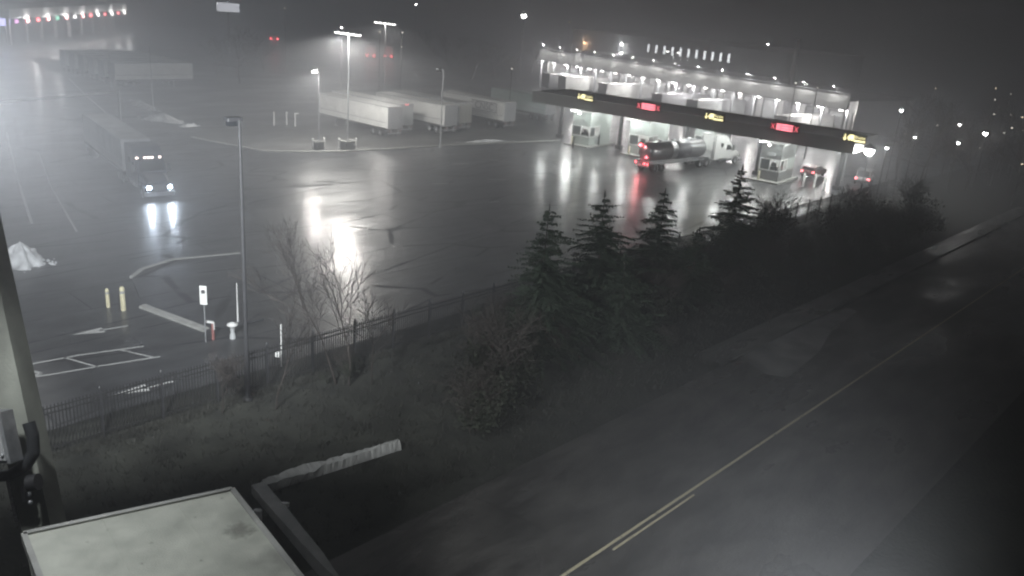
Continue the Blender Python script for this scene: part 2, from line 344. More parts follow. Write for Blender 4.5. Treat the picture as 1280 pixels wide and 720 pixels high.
# ================================================================== TRAILERS AND TRUCKS
def wheel(parent, x, y, r=.5, wd=.3, both=False):
    t = MB(); s = 1 if y > 0 else -1
    prof = [(r * .6, -wd / 2), (r * .93, -wd / 2), (r, -wd * .36), (r, wd * .36), (r * .93, wd / 2), (r * .6, wd / 2)]
    t.lathe(prof, 18); ty = t.build('wheel', M_black, parent); ty.rotation_euler = (R(90), 0, 0); ty.location = (x, y, r)
    rim = MB().lathe([(.001, s * -.02), (r * .2, s * -.04), (r * .25, s * .06), (r * .5, s * .02), (r * .6, s * .13)], 14)
    ro = rim.build('rim', M_steel, ty); ro.scale = (1, 1, -1)
    return ty
def trailer_parts(root, L=14.6, skin=M_white, door=M_greyd, z0=1.15, z1=4.0, wd=2.55, x0=0, rear_lights=None, lit=False, legs=True, reefer=False):
    h = wd / 2                                            # box from x0 (rear) to x0+L
    bb = MB().bbox(x0, x0 + L, -h, h, z0, z1, .04)
    for s in (-1, 1):
        for k in range(1, int(L / 1.22)): bb.box(x0 + k * 1.22 - .03, x0 + k * 1.22 + .03, s * h - (.012 if s < 0 else 0), s * h + (.012 if s > 0 else 0), z0 + .11, z1 - .13)
    bb.build('box_body', skin, root)
    for s in (-1, 1): MB().box(x0 + .3, x0 + L - .3, s * h - (.02 if s < 0 else 0), s * h + (.02 if s > 0 else 0), z0 + .75, z0 + .84).build('rub_rail', M_greyd, root)
    rl = MB()
    for s in (-1, 1): rl.box(x0 + .05, x0 + L - .05, s * h - (.03 if s < 0 else 0), s * h + (.03 if s > 0 else 0), z0 - .16, z0 + .1); 
    rl.build('side_rail', M_dark if not lit else M_steel, root)
    MB().box(x0 + .02, x0 + L - .02, -h - .015, h + .015, z1 - .12, z1 - .02).build('top_rail', M_steel, root)
    for s in (-1, 1):
        d = MB().box(x0 - .05, x0, min(s * .02, s * (h - .06)), max(s * .02, s * (h - .06)), z0 + .05, z1 - .2); do = d.build('rear_door', door, root)
        lb = MB()
        for yy in (.35, .85): lb.tube((x0 - .09, s * yy, z0 + .05), (x0 - .09, s * yy, z1 - .2), .022, n=6)
        lb.build('lock_bar', M_steel, do)
    MB().box(x0 - .04, x0 + .03, -h, h, z1 - .2, z1 - .03).build('rear_header', M_greyd, root)
    ug = MB().box(x0 - .04, x0 + .06, -h + .1, h - .1, .5, .62)
    for s in (-.6, .6): ug.box(x0 - .02, x0 + .06, s - .05, s + .05, .6, z0 - .1)
    ug.build('underride_guard', M_steel, root)
    MB().box(x0 + .6, x0 + L - 1.2, -.5, -.35, z0 - .35, z0 - .02).box(x0 + .6, x0 + L - 1.2, .35, .5, z0 - .35, z0 - .02).box(x0 + 1, x0 + 4, -1.0, 1.0, .42, .58).build('chassis', M_dark, root)
    for x in (x0 + 1.6, x0 + 2.95):
        for s in (-1, 1): wheel(root, x, s * (h - .3), .5, .55)
    if legs:
        for s in (-1, 1): MB().box(x0 + L - 3.4, x0 + L - 3.25, s * .9 - .07, s * .9 + .07, 0.02, z0).box(x0 + L - 3.5, x0 + L - 3.15, s * .9 - .15, s * .9 + .15, 0, .04).build('landing_leg', M_steel, root)
    for s in (-1, 1): MB().box(x0 + .35, x0 + .38, s * (h - .3) - .28, s * (h - .3) + .28, .15, .75).build('mudflap', M_black, root)
    if reefer: MB().bbox(x0 + L, x0 + L + .6, -1, 1, z0 + .9, z1 - .1, .08).build('refrigeration_unit', M_offw, root)
    for k in range(3): MB().box(x0 - .07, x0 - .04, -.25 + k * .2, -.15 + k * .2, z1 - .15, z1 - .08).build('marker_lamp', E_red if rear_lights else M_red, root)
    for s in (-1, 1): MB().box(x0 - .08, x0 - .04, s * (h - .35) - .14, s * (h - .35) + .14, .78, .95).build('tail_lamp', E_red if rear_lights == 'all' or (rear_lights and s > 0) else M_red, root)
AV = A + R(90)
def trailer(label, p, rz, group='trailers parked in the yard', **kw):
    t = thing('parked_trailer', label, 'trailer', (p.x, p.y, 0.012), rz, group); trailer_parts(t, **kw); return t
trs = []
def mid(pl, pr): return (Vector(pl) + Vector(pr)) / 2
tz = AV + R(2)
t1 = trailer('long white trailer nearest the planters, its whole pale side in view', mid(at(480, 173), at(506, 171)), tz)
t2 = trailer('trailer with glowing red lamps on its rear doors, second from the planters', mid(at(506, 170.5), at(532, 169.5)) + W(0, 2), tz, rear_lights=True, door=M_offw)
t3 = trailer('white trailer with grey doors behind the thin pole in the yard', mid(at(546, 170), at(573, 168)) + W(1, .6), tz, reefer=True)
t4 = trailer('grey doored trailer tucked close behind the white one by the thin pole', mid(at(574, 168), at(599, 166)) + W(1, 2), tz, skin=M_offw, door=mat('brownish_door', (.24, .23, .20), .5))
t5 = trailer('white trailer with a framed dark lettering panel on its side', mid(at(634, 164), at(656, 163)) + W(0, 1.5), tz, L=13.5)
pl = MB().box(1.6, 6.6, 1.276, 1.286, 2.2, 3.55).build('lettering_panel', mat('pale_panel', (.5, .5, .5), .5), t5)
pl2 = pl
tx = text_part('lettering', 'CNSC', 1.45, M_dark, pl2, (4.1, 1.288, 2.87), (R(90), 0, R(180)), .006)
fr = MB().box(1.5, 6.7, 1.28, 1.292, 3.5, 3.6).box(1.5, 6.7, 1.28, 1.292, 2.15, 2.25).box(1.5, 1.6, 1.28, 1.291, 2.25, 3.5).box(6.6, 6.7, 1.28, 1.291, 2.25, 3.5).build('panel_frame', M_dark, pl2)
t6 = trailer('pale green trailer half hidden behind the lettered trailer', at(700, 158) + W(2, 4), tz, L=12, skin=mat('pale_green_skin', (.40, .46, .44), .45), door=M_offw, z1=4.1)

# row of white trailers by the far left lane, long sides along the grid
p0 = at(141, 108.5)
for i in range(6):
    q = p0 + W(0, 4.1 * i)
    lab = ['nearest of the white trailers side by side beyond the left lane', 'second white trailer from the lane in the row side by side', 'third white trailer from the lane in the row side by side', 'fourth white trailer from the lane in the row side by side', 'fifth white trailer from the lane in the row side by side', 'farthest of the white trailers side by side beyond the left lane'][i]
    if i == 0:
        base = thing('parked_trailer', lab, 'trailer', (q.x, q.y, .012), A, 'white trailers in a row on the left'); trailer_parts(base, L=13.2, z1=3.9)
    else: dup(base, (q.x, q.y, .012), A, lab)

def tractor_parts(root, x0, paint, head=True, tall=True, rear_axles=True):
    """Conventional tractor, nose at x0, body towards -x."""
    hood = MB()
    sec = [(-.25, .95, .55, 1.55), (-.02, .82, .6, 1.35), (-1.0, 1.0, .6, 1.78), (-2.1, 1.12, .6, 1.98)]
    order = [sec[1], sec[0], sec[2], sec[3]]; vs = []; fs = []
    for x, hw, zb, zt in order: vs += [(x0 + x, -hw, zb), (x0 + x, -hw, zt - .18), (x0 + x, -hw + .22, zt), (x0 + x, hw - .22, zt), (x0 + x, hw, zt - .18), (x0 + x, hw, zb)]
    for k in range(3): fs += [(k * 6 + i, k * 6 + (i + 1) % 6, k * 6 + 6 + (i + 1) % 6, k * 6 + 6 + i) for i in range(6)]
    fs += [(0, 1, 2, 3, 4, 5), (18, 19, 20, 21, 22, 23)]
    hood.add(vs, fs).build('hood', paint, root)
    zt = 3.95 if tall else 3.2
    prof = [(-2.0, .8), (-2.05, 2.0), (-2.75, 2.85), (-3.0, 3.0), (-3.35, zt - .45), (-3.9, zt - .08), (-4.5, zt), (-5.9, zt), (-5.95, .8)]
    cab = MB().prism([(x0 + x, z) for x, z in prof], -1.22, 1.22).build('cab', paint, root)
    MB().sheet([(x0 - 2.075, -1.02, 2.06), (x0 - 2.075, 1.02, 2.06), (x0 - 2.72, .98, 2.83), (x0 - 2.72, -.98, 2.83)]).add([(x0 - 2.02, -1.02, 2.06), (x0 - 2.02, 1.02, 2.06), (x0 - 2.70, .98, 2.87), (x0 - 2.70, -.98, 2.87)], [(0, 1, 2, 3)]).build('windscreen', M_glass, root)
    for s in (-1, 1):
        MB().prism([(x0 - 2.35, 1.98), (x0 - 2.85, 2.65), (x0 - 3.6, 2.65), (x0 - 3.6, 1.98)], s * 1.222, s * 1.235).build('side_window', M_glass, root)
        MB().prism([(x0 - 4.3, 2.4), (x0 - 4.3, 2.9), (x0 - 4.8, 2.9), (x0 - 4.8, 2.4)], s * 1.222, s * 1.235).build('sleeper_window', M_glass, root)
        MB().box(x0 - 2.5, x0 - 2.35, s * 1.5 - .12, s * 1.5 + .12, 1.9, 2.6).tube((x0 - 2.4, s * 1.2, 2.1), (x0 - 2.4, s * 1.5, 2.1), .02, n=5).build('mirror', M_dark, root)
        MB().tube((x0 - 3.2, s * 1.0, .75), (x0 - 4.9, s * 1.0, .75), .3, n=12).build('fuel_tank', M_chrome, root)
        hl = MB().bbox(x0 - .16, x0 + .02, s * .84 - .16, s * .84 + .16, .92, 1.2, .04).build('headlight', E_head if head else M_steel, root)
        wheel(root, x0 - 1.15, s * 1.05, .5, .32)
        MB().prism([(x0 - .45, .95), (x0 - .75, 1.16), (x0 - 1.55, 1.16), (x0 - 1.85, .95), (x0 - 1.85, 1.02), (x0 - 1.55, 1.25), (x0 - .75, 1.25), (x0 - .45, 1.05)], s * .95, s * 1.24).build('mudguard', paint, root)
        MB().tube((x0 - 6.05, s * .95, 1.0), (x0 - 6.05, s * .95, 3.7), .07, n=8).build('exhaust_stack', M_chrome, root)
        if rear_axles:
            for x in (-7.2, -8.5): wheel(root, x0 + x, s * .95, .5, .6)
    MB().box(x0 - .06, x0 + .0, -.5, .5, .75, 1.3).build('grille', M_dark, root)
    MB().bbox(x0 - .3, x0 + .1, -1.2, 1.2, .35, .68, .05).build('bumper', M_chrome, root)
    MB().box(x0 - 9.2, x0 - 2.5, -.45, .45, .75, 1.0).build('chassis', M_dark, root)
    for y in (-.95, -.3, 0, .3, .95): MB().box(x0 - 3.06, x0 - 2.92, y - .1, y + .1, 3.0, 3.13).build('marker_lamp', E_mark if head else M_yellow, root)

# left truck coming towards the camera
c = (at(187, 237, 1.05) + at(212, 232, 1.05)) / 2
hd = math.atan2(-.78, .62)
lt = thing('semi_truck', 'dark semi truck driving towards the camera with bluish headlights on', 'truck', (c.x, c.y, .006), hd)
M_cabd = mat('dark_blue_cab_paint', (.035, .04, .06), .3, var=.1, coat=.5)
tractor_parts(lt, 0, M_cabd)
trailer_parts(lt, L=15.5, x0=-6.9 - 15.5, skin=mat('grimy_grey_trailer_skin', (.32, .325, .33), .45, var=.25, scale=.6), legs=False)
for s in (-1, 1): lamp((.25, s * .84, 1.05), 600, lt, (.72, .85, 1), .12, 'SPOT', 100, (R(84), 0, R(-90)))

# tanker at the booths
pt = at(800, 214); pc = at(903, 203.5); dv = (pc - pt); hd2 = math.atan2(dv.y, dv.x)
tk = thing('tanker_truck', 'tanker truck with a polished round tank and white cab stopped before the booths', 'truck', (pt.x, pt.y, .006), hd2)
LT = 18.5
tractor_parts(tk, LT, mat('white_cab_paint', (.70, .70, .68), .35, var=.06, coat=.4), head=False)
prof = [(.05, 0), (.8, .06), (1.05, .2), (1.12, .45), (1.12, 4.1), (1.15, 4.12), (1.15, 4.22), (1.12, 4.25), (1.12, 10.4), (1.05, 10.6), (.8, 10.75), (.05, 10.8)]
tb = MB().lathe(prof, 28).build('tank', M_chrome, tk); tb.rotation_euler = (0, R(90), 0); tb.location = (.3, 0, 2.3)
db = MB().lathe([(1.13, 5.2), (1.17, 5.25), (1.17, 7.6), (1.13, 7.65)], 28).build('dark_band', mat('dark_tank_wrap', (.05, .05, .06), .45), tk); db.rotation_euler = (0, R(90), 0); db.location = (.3, 0, 2.3)
MB().box(1, 10.4, -.45, .45, .95, 1.25).box(.2, 10.6, -1.18, -1.12, .95, 1.1).box(.2, 10.6, 1.12, 1.18, .95, 1.1).build('tank_frame', M_steel, tk)
MB().box(.8, 10.2, -.25, .25, 3.40, 3.47).build('walkway', M_steel, tk)
for x in (3, 5.4, 8.6): MB().lathe([(.28, 0), (.28, .18), (.01, .2)], 12, (x, 0, 3.45)).build('hatch', M_steel, tk)
ld = MB()
for s in (-.22, .22): ld.tube((.18, s, .9), (.22, s, 3.35), .02, n=5)
for k in range(8): ld.tube((.2, -.22, 1.0 + k * .3), (.2, .22, 1.0 + k * .3), .015, n=4)
ld.build('ladder', M_steel, tk)
MB().box(.05, .15, -1.15, 1.15, .62, .85).build('rear_bumper', M_steel, tk)
for x in (1.3, 2.6):
    for s in (-1, 1): wheel(tk, x, s * .95, .5, .6)
for y in (-.95, -.5, .9): MB().bbox(.0, .08, y - .13, y + .13, .88, 1.1, .03).build('tail_lamp', E_red, tk)
MB().ball((.1, .45, 3.1), .22, 10, 6).build('beacon', E_red, tk)
lamp((-.4, 0, 1.2), 120, tk, (1, .15, .18), .2); lamp((-.3, .45, 3.1), 90, tk, (1, .15, .18), .15)

# cars at the right
def car(label, p, rz, paint, tail=True, van=False):
    t = thing('parked_car', label, 'car', (p.x, p.y, .006), rz)
    z1 = 1.85 if van else 1.45
    body = [(0, .45), (-.02, .9), (.1, 1.0), (3.2, 1.02), (4.3, .85), (4.6, .7), (4.6, .35), (.05, .32)]
    MB().prism(body, -.9, .9).build('body', paint, t)
    ro = MB(); a0 = [(.12, 1.0), (.35, z1 - .05), (.6, z1), (2.3, z1), (2.7, z1 - .12), (3.5, 1.0)]
    ro.prism(a0, -.8, .8).build('cabin', paint, t)
    for s in (-1, 1):
        MB().prism([(.5, 1.05), (.65, z1 - .14), (2.35, z1 - .14), (3.05, 1.05)], s * .803, s * .815).build('side_window', M_glass, t)
        MB().box(-.05, .04, s * .72 - .13, s * .72 + .13, .75, .95).build('tail_lamp', E_red if tail else M_red, t)
        for x in (.85, 3.7): wheel(t, x, s * .82, .33, .22)
        MB().tube((.6, s * .7, z1 + .06), (2.3, s * .7, z1 + .06), .025, n=5).build('roof_rail', M_steel, t)
    MB().add([(.1, -.7, 1.06), (.1, .7, 1.06), (.31, .66, z1 - .1), (.31, -.66, z1 - .1)], [(0, 1, 2, 3)]).build('rear_window', M_glass, t)
    MB().box(-.1, .05, -.88, .88, .4, .62).build('bumper', M_dark, t)
    return t
car('estate car with a pale roof and red tail lamps beside the thin dark pole', at(1076, 232), A + .25, M_offw, van=True)
car('low car with red tail lamps under the canopy near its right end', at(1008, 223), A + .1, mat('maroon_paint', (.12, .03, .03), .3, coat=.4))

# ================================================================== BOOTH CANOPY, SIGNS AND BOOTHS
PR, PL_ = W(94, 35.6), W(89.4, 79.5)
cdir = (PL_ - PR).normalized(); CRZ = math.atan2(cdir.y, cdir.x) - R(90)
CM = Matrix.Translation(PR) @ Matrix.Rotation(CRZ, 4, 'Z')
cn = thing('booth_canopy', 'long flat canopy with a dark fascia over the inspection booths', 'canopy', PR, CRZ)
CD = 9.0; CLn = (PL_ - PR).length
MB().box(.16, CD - .16, .16, CLn - .16, 5.25, 6.3).build('roof_slab', M_wall, cn)
fb = MB().box(0, .15, 0, CLn, 5.0, 6.5).box(CD - .15, CD, 0, CLn, 5.0, 6.5).box(.15, CD - .15, 0, .15, 5.0, 6.5).box(.15, CD - .15, CLn - .15, CLn, 5.0, 6.5)
for k in range(1, 15): fb.box(-.012, 0, k * CLn / 15 - .03, k * CLn / 15 + .03, 5.02, 6.48)
fb.build('fascia', M_fasc, cn)
MB().box(-.06, .2, -.06, CLn + .06, 6.5, 6.58).build('fascia_cap', M_steel, cn)
for k in range(5):
    y = 2.2 + k * (CLn - 4.4) / 4
    MB().box(4.2, 4.6, y - .2, y + .2, 0, 5.25).box(4.0, 4.8, y - .4, y + .4, 0, .5).build('column', M_dark, cn)
for k in range(10):
    y = 2.0 + k * (CLn - 4) / 9
    d = MB().box(.4, 1.0, y - .45, y + .45, 5.17, 5.245).build('ceiling_light', E_lamp, cn)
    lamp((.7, y, 4.9), 700, cn, (.95, 1, .97), .25)
    d = MB().box(6.6, 7.2, y - .45, y + .45, 5.17, 5.245).build('ceiling_light', E_lamp, cn)
    if k % 2: lamp((6.9, y, 5.0), 900, cn, (.95, 1, .97), .25)
def find_v(px, x, z):                                     # distance along the canopy whose pixel column is px
    lo, hi = -10, 80
    for _ in range(50):
        m = (lo + hi) / 2
        if pix(CM @ Vector((x, m, z)))[0] > px: lo = m
        else: hi = m
    return lo
def led_sign(px, kind, label):
    v = find_v(px, -.2, 6.6); g = 'lane signals on the canopy fascia'
    t = thing('lane_sign', label, 'lane sign', CM @ Vector((-.02, v, 6.25)), CRZ, g)     # local -x faces the traffic, +y is to its left
    wd, ht = (2.6, 1.0) if kind == 'y' else (3.4, 1.05)
    MB().bbox(-.32, -.06, -wd / 2, wd / 2, 0, ht, .03).build('housing', M_dark, t)
    for s in (-1, 1): MB().box(-.08, .02, s * wd * .3 - .06, s * wd * .3 + .06, -.1, .3).build('bracket', M_steel, t)
    x0, x1 = -.345, -.325
    if kind == 'y':
        MB().add([(x0, y, z) for y, z in ((1.06, .85), (.94, .85), (.94, .45), (.78, .45), (1.0, .12), (1.22, .45), (1.06, .45))], [tuple(range(7))]).build('arrow_symbol', E_yled, t)
        MB().box(x0, x1, .05, .55, .35, .85).box(x0, x1, .57, .72, .35, .68).box(x0, x1, .1, .25, .2, .33).box(x0, x1, .42, .6, .2, .33).build('truck_symbol', E_yled, t)
        text_part('lettering', 'Trucks', .42, E_yled, t, (x0, -.58, .62), (R(90), 0, R(-90)), .004)
        MB().box(x0, x1, -1.2, .0, .16, .34).build('light_bar', E_yled, t)
        lamp((-.8, 0, .5), 22, t, (1, .9, .5), .3)
    else:
        for s in (-1, 1):
            cx = s * 1.38; m = MB()
            for q in (-1, 1): m.bar((x0, cx - .2, .5 - q * .3), (x0, cx + .2, .5 + q * .3), .1, .03)
            m.build('cross_symbol', E_redled, t)
        m = MB()
        m.box(x0, x1, .45, .98, .14, .9)
        for z in (.14, .41, .68): m.box(x0, x1, -.98, .4, z, z + .21)
        m.build('message_panel', E_redbr, t)
        lamp((-.8, 0, .5), 45, t, (1, .15, .2), .3)
    return t
led_sign(732, 'y', 'leftmost yellow truck lane sign lit on the canopy edge'); led_sign(811, 'r', 'red crossed lane closed sign in front of the slim light pole')
led_sign(893, 'y', 'yellow truck lane sign above the tanker cab'); led_sign(981, 'r', 'red crossed lane closed sign right of the tanker, beyond the cab'); led_sign(1068, 'y', 'yellow truck lane sign at the right end of the canopy')

def booth(px, label, u=1.2, lit=True, sc=1.25, front=M_green):
    v = find_v(px, u, 2); bp = CM @ Vector((u, v, .006))
    t = thing('inspection_booth', label, 'booth', bp, CRZ, 'inspection booths under the canopy')
    X, Y, zt = 4.4 * sc, 1.15 * sc, 4.55
    MB().box(-1.2, X + 1, -Y - .45, Y + .45, 0, .18).build('island_base', M_kerb, t)
    MB().box(0, X, -Y, Y, .18, 1.3).build('lower_wall', front, t)
    MB().box(0, X, -Y, Y, 2.75, zt).build('upper_wall', front, t)
    MB().box(X * .5, X, -Y, Y, 1.3, 2.75).build('rear_wall', M_green, t)
    MB().box(X * .5 - .12, X * .5 - .01, -Y + .1, Y - .1, 1.3, 2.74).build('inner_wall', M_white, t)
    def frame(b, pane_box):
        f = MB()
        for q in b: f.box(*q)
        o = f.build('window_frame', M_white, t); MB().box(*pane_box).build('window_pane', M_tint, o)
    frame([(-.05, .06, -Y - .03, -Y + .12, 1.3, 2.75), (-.05, .06, Y - .12, Y + .03, 1.3, 2.75), (-.05, .06, -.06, .06, 1.42, 2.63), (-.05, .06, -Y + .12, Y - .12, 2.63, 2.76), (-.05, .06, -Y + .12, Y - .12, 1.29, 1.42)], (-.005, .015, .07, Y - .13, 1.43, 2.62))
    xa, xb = .065, X * .5 - .13
    frame([(xa, xa + .1, -Y - .03, -Y + .06, 1.42, 2.63), (xb - .1, xb, -Y - .03, -Y + .06, 1.42, 2.63), (xa, xb, -Y - .03, -Y + .06, 2.63, 2.76), (xa, xb, -Y - .03, -Y + .06, 1.29, 1.42), ((xa + xb) / 2 - .05, (xa + xb) / 2 + .05, -Y - .03, -Y + .06, 1.42, 2.63)], (xa + .11, (xa + xb) / 2 - .06, -Y + .005, -Y + .02, 1.43, 2.62))
    MB().box(.7, 1.3, -.7, .5, 1.3, 1.75).box(.9, 1.0, -.5, .1, 1.75, 2.2).build('desk', M_dark, t)
    MB().bbox(-.4, X + .3, -Y - .3, Y + .3, zt, zt + .12, .03).build('roof', M_wall, t)
    MB().box(-.08, .0, -.5, .5, 3.1, 3.5).build('number_sign', M_offw, t)
    MB().ball((-.15, .4, 4.35), .14).build('lamp', E_lamp, t)
    MB().lathe([(.12, .18), (.12, 1.25), (.001, 1.27)], 10, (-.8, .8, 0)).build('bollard', M_yellow, t)
    lamp((-1.4, -.8, 4.2), 110, t, (.9, 1, .96), .2); lamp((1.0, .2, 2.6), 90, t, (1, 1, .95), .15)
    return t
M_tint = mat('tinted_booth_pane', (.06, .07, .07), .15)
booth(726, 'pale green booth with a lit window at the left end of the canopy'); booth(798, 'pale green booth with a lit window just behind the tanker tail', 1.8)
booth(880, 'pale booth mostly hidden behind the tank and cab of the tanker', 10.5); booth(962, 'booth with a dark front and pale side right of the tanker cab', 1.2, front=M_fasc, sc=1.1)
for px, u, lab in ((716, -1.5, 'dark bollard left of the leftmost booth'), (748, 3.5, 'dark post between the two left booths'), (1003, 2, 'pale barrier post beyond the booth right of the cab'), (1017, 3, 'pale barrier post left of the low car'), (1029, 2, 'pale barrier post right of the low car')):
    bp = CM @ Vector((u, find_v(px, u, 0), 0)); t = thing('bollard', lab, 'bollard', bp, 0, 'posts in the booth lanes')
    m_ = M_dark if 'dark' in lab else M_white; MB().lathe([(.14, 0), (.14, 1.5), (.1, 1.62), (.001, 1.66)], 10).build('post', m_, t); MB().lathe([(.2, 0), (.2, .06), (.14, .08)], 10).build('foot', M_steel, t)

# ================================================================== DOCK BUILDING
dp, dq = at(672, 74, 6), at(1058, 137, 6); dp.z = dq.z = 0
dd = (dq - dp); DL = dd.length; drz = math.atan2(dd.y, dd.x)
dk = thing('dock_building', 'long low inspection dock with a bright sloping roof edge over lit bays', 'building', dp, drz)   # local x along the front, -y to the camera
MB().prism([(0, 0), (0, 0)], 0, 0) if False else None
MB().add([(0, -.1, 6.0), (DL, -.1, 6.0), (DL, .5, 8.3), (0, .5, 8.3), (0, .5, 6.0), (DL, .5, 6.0)], [(0, 1, 2, 3), (0, 3, 4), (1, 5, 2), (4, 3, 2, 5), (0, 4, 5, 1)]).build('fascia', M_wall, dk)
MB().box(-.1, DL + .1, .1, .6, 8.3, 8.42).build('fascia_cap', M_steel, dk)
MB().box(0, DL, .5, 20, 7.2, 7.6).build('roof', M_fasc, dk)
MB().box(0, DL, -.18, .3, 5.85, 6.0).build('eave_beam', M_dark, dk)
MB().box(0, DL, 9, 19.8, 0, 7.2).build('wall', M_wall, dk)
for s in (0, 1): MB().box(s * (DL - .3), s * (DL - .3) + .3, 3, 9, 0, 7.2).build('end_wall', M_wall, dk)
nb = 17
for k in range(nb + 1):
    x = .3 + k * (DL - .6) / nb
    MB().box(x - .18, x + .18, .9, 1.25, 0, 6.0).build('column', M_steel, dk)
for k in range(nb):
    x = .3 + (k + .5) * (DL - .6) / nb
    d = MB().box(x - 1.3, x + 1.3, 8.88, 8.99, 1.1, 4.3).build('dock_door', M_greyd if k % 3 else M_offw, dk)
    MB().box(x - 1.55, x - 1.32, 8.7, 8.99, 1.0, 4.5).box(x + 1.32, x + 1.55, 8.7, 8.99, 1.0, 4.5).box(x - 1.55, x + 1.55, 8.7, 8.99, 4.5, 4.75).build('dock_seal', M_black, d)
Md = Matrix.Translation(dp) @ Matrix.Rotation(drz, 4, 'Z')
nl = 20
for k in range(nl):
    x = 1.2 + k * (DL - 2.4) / (nl - 1)
    p = Md @ Vector((x, .55, 5.85))
    t = thing('dock_lamp', ORD[k] + ' bright lamp from the left under the dock roof edge', 'lamp', p, drz, 'lamps under the dock roof edge')
    MB().bbox(-.3, .3, -.2, .2, -.14, 0.0, .03).build('housing', M_dark, t)
    MB().box(-.24, .24, -.15, .15, -.2, -.142).box(-.24, .24, -.235, -.205, -.2, 0).build('lens', E_lamp, t)
    lamp((0, -.1, -.45), 1700, t, (1, .97, .95), .3)
nt_ = 14
for k in range(nt_):
    x = 2.5 + k * (DL - 5) / (nt_ - 1)
    p = Md @ Vector((x, .35, 8.42))
    t = thing('gooseneck_lamp', ORD[k] + ' small upright lamp from the left on top of the dock roof edge', 'lamp', p, drz, 'lamps on top of the dock roof edge')
    MB().tube((0, 0, 0), (0, 0, .75), .04, n=6).tube((0, 0, .75), (0, -.9, .95), .035, n=6).build('arm', M_steel, t)
    MB().lathe([(.05, .12), (.22, 0), (.2, -.02)], 10, (0, -.95, .92)).build('shade', M_steel, t)
    MB().ball((0, -.95, .88), .12).build('bulb', E_lampd, t)
    lamp((0, -1.1, .7), 520, t, (1, .98, .95), .12)
# trailers at the docks
for i, (fx, lab, sk) in enumerate([(.13, 'trailer with a plain dark end in the leftmost dock bay', M_greyd), (.2, 'white trailer with small marks in the second dock bay from the left', M_white), (.36, 'white trailer in the dock bay behind the left red sign', M_white), (.55, 'grey trailer in the dock bay right of the slim light pole', M_greyd), (.66, 'pale grey trailer in the dock bay above the tanker cab', M_offw), (.9, 'white trailer in the rightmost dock bay', M_white)]):
    p = Md @ Vector((fx * DL, -5.5, 0)); r = drz + R(90)
    t = thing('docked_trailer', lab, 'trailer', (p.x, p.y, .006), r, 'trailers backed into the dock bays'); trailer_parts(t, L=13.2, skin=sk, door=sk)
# main building behind
bp0, bp1 = at(718, 74, 9), at(975, 110, 9); bp0.z = bp1.z = 0
off = Md.to_3x3() @ Vector((0, 24, 0))
bd = bp1 - bp0
mb_ = thing('office_building', 'tall dim building behind the dock with a row of narrow lit windows', 'building', Md @ Vector((0, 40, 0)), drz)
MBm = Matrix.Translation(mb_.location) @ Matrix.Rotation(drz, 4, 'Z')
def bx_for(px, z, yl):
    lo, hi = -60, 200
    for _ in range(50):
        m = (lo + hi) / 2
        if pix(MBm @ Vector((m, yl, z)))[0] < px: lo = m
        else: hi = m
    return lo
def bz_for(x, yl, py):
    return min((abs(pix(MBm @ Vector((x, yl, k * .1)))[1] - py), k * .1) for k in range(10, 300))[1]
bx0, bx1 = bx_for(717, 12, 0), bx_for(985, 12, 0); zt = bz_for(bx0, 0, 38); xw = bx_for(860, 10, 0); zw = bz_for(xw, 0, 66.5)
MB().box(bx0, bx1, 0, 30, 0, zt).build('wall', mat('grey_panel_wall', (.20, .21, .21), .7, var=.12, scale=.3), mb_)
MB().box(bx0 - .15, bx1 + .15, -.15, 30.15, zt, zt + .4).build('roof', M_fasc, mb_)
xa, xb = bx_for(722, 8, -6), bx_for(800, 8, -6)
MB().box(xa, xb, -6, -.02, 4, zw - 2.4).build('lower_wing', M_wall, mb_)
for k in range(11):
    px = 810.5 + k * 10.05; x = bx_for(px, zw, 0); z0_, z1_ = zw - .95, zw + .95
    wf = MB().box(x - .45, x - .33, -.06, 0.0, z0_, z1_).box(x + .33, x + .45, -.06, 0.0, z0_, z1_).box(x - .45, x + .45, -.06, 0, z1_, z1_ + .14).box(x - .45, x + .45, -.1, 0, z0_ - .14, z0_).build('window', M_steel, mb_)
    MB().box(x - .33, x + .33, -.03, -.01, z0_, z1_).build('pane', E_win, wf)
for px, z, lab, em in ((732, zw - .6, 'orange wall lamp on the tall building behind the dock', E_orange), (757, zw - 1.9, 'white wall lamp low on the wing of the tall building', E_lamp), (778, zw + .4, 'white wall lamp beside the lit doorway of the tall building', E_lamp)):
    x = bx_for(px, z, -6 if px == 757 else 0); y = -.05
    t = thing('wall_lamp', lab, 'lamp', MBm @ Vector((x, y, z)), drz)
    MB().box(-.2, .2, -.35, 0, 0, .2).build('housing', M_dark, t); MB().ball((0, -.25, -.12), .28).build('lens', em, t)
    lamp((0, -.8, -.4), 700, t, (1, .6, .35) if em is E_orange else (1, 1, 1), .2)

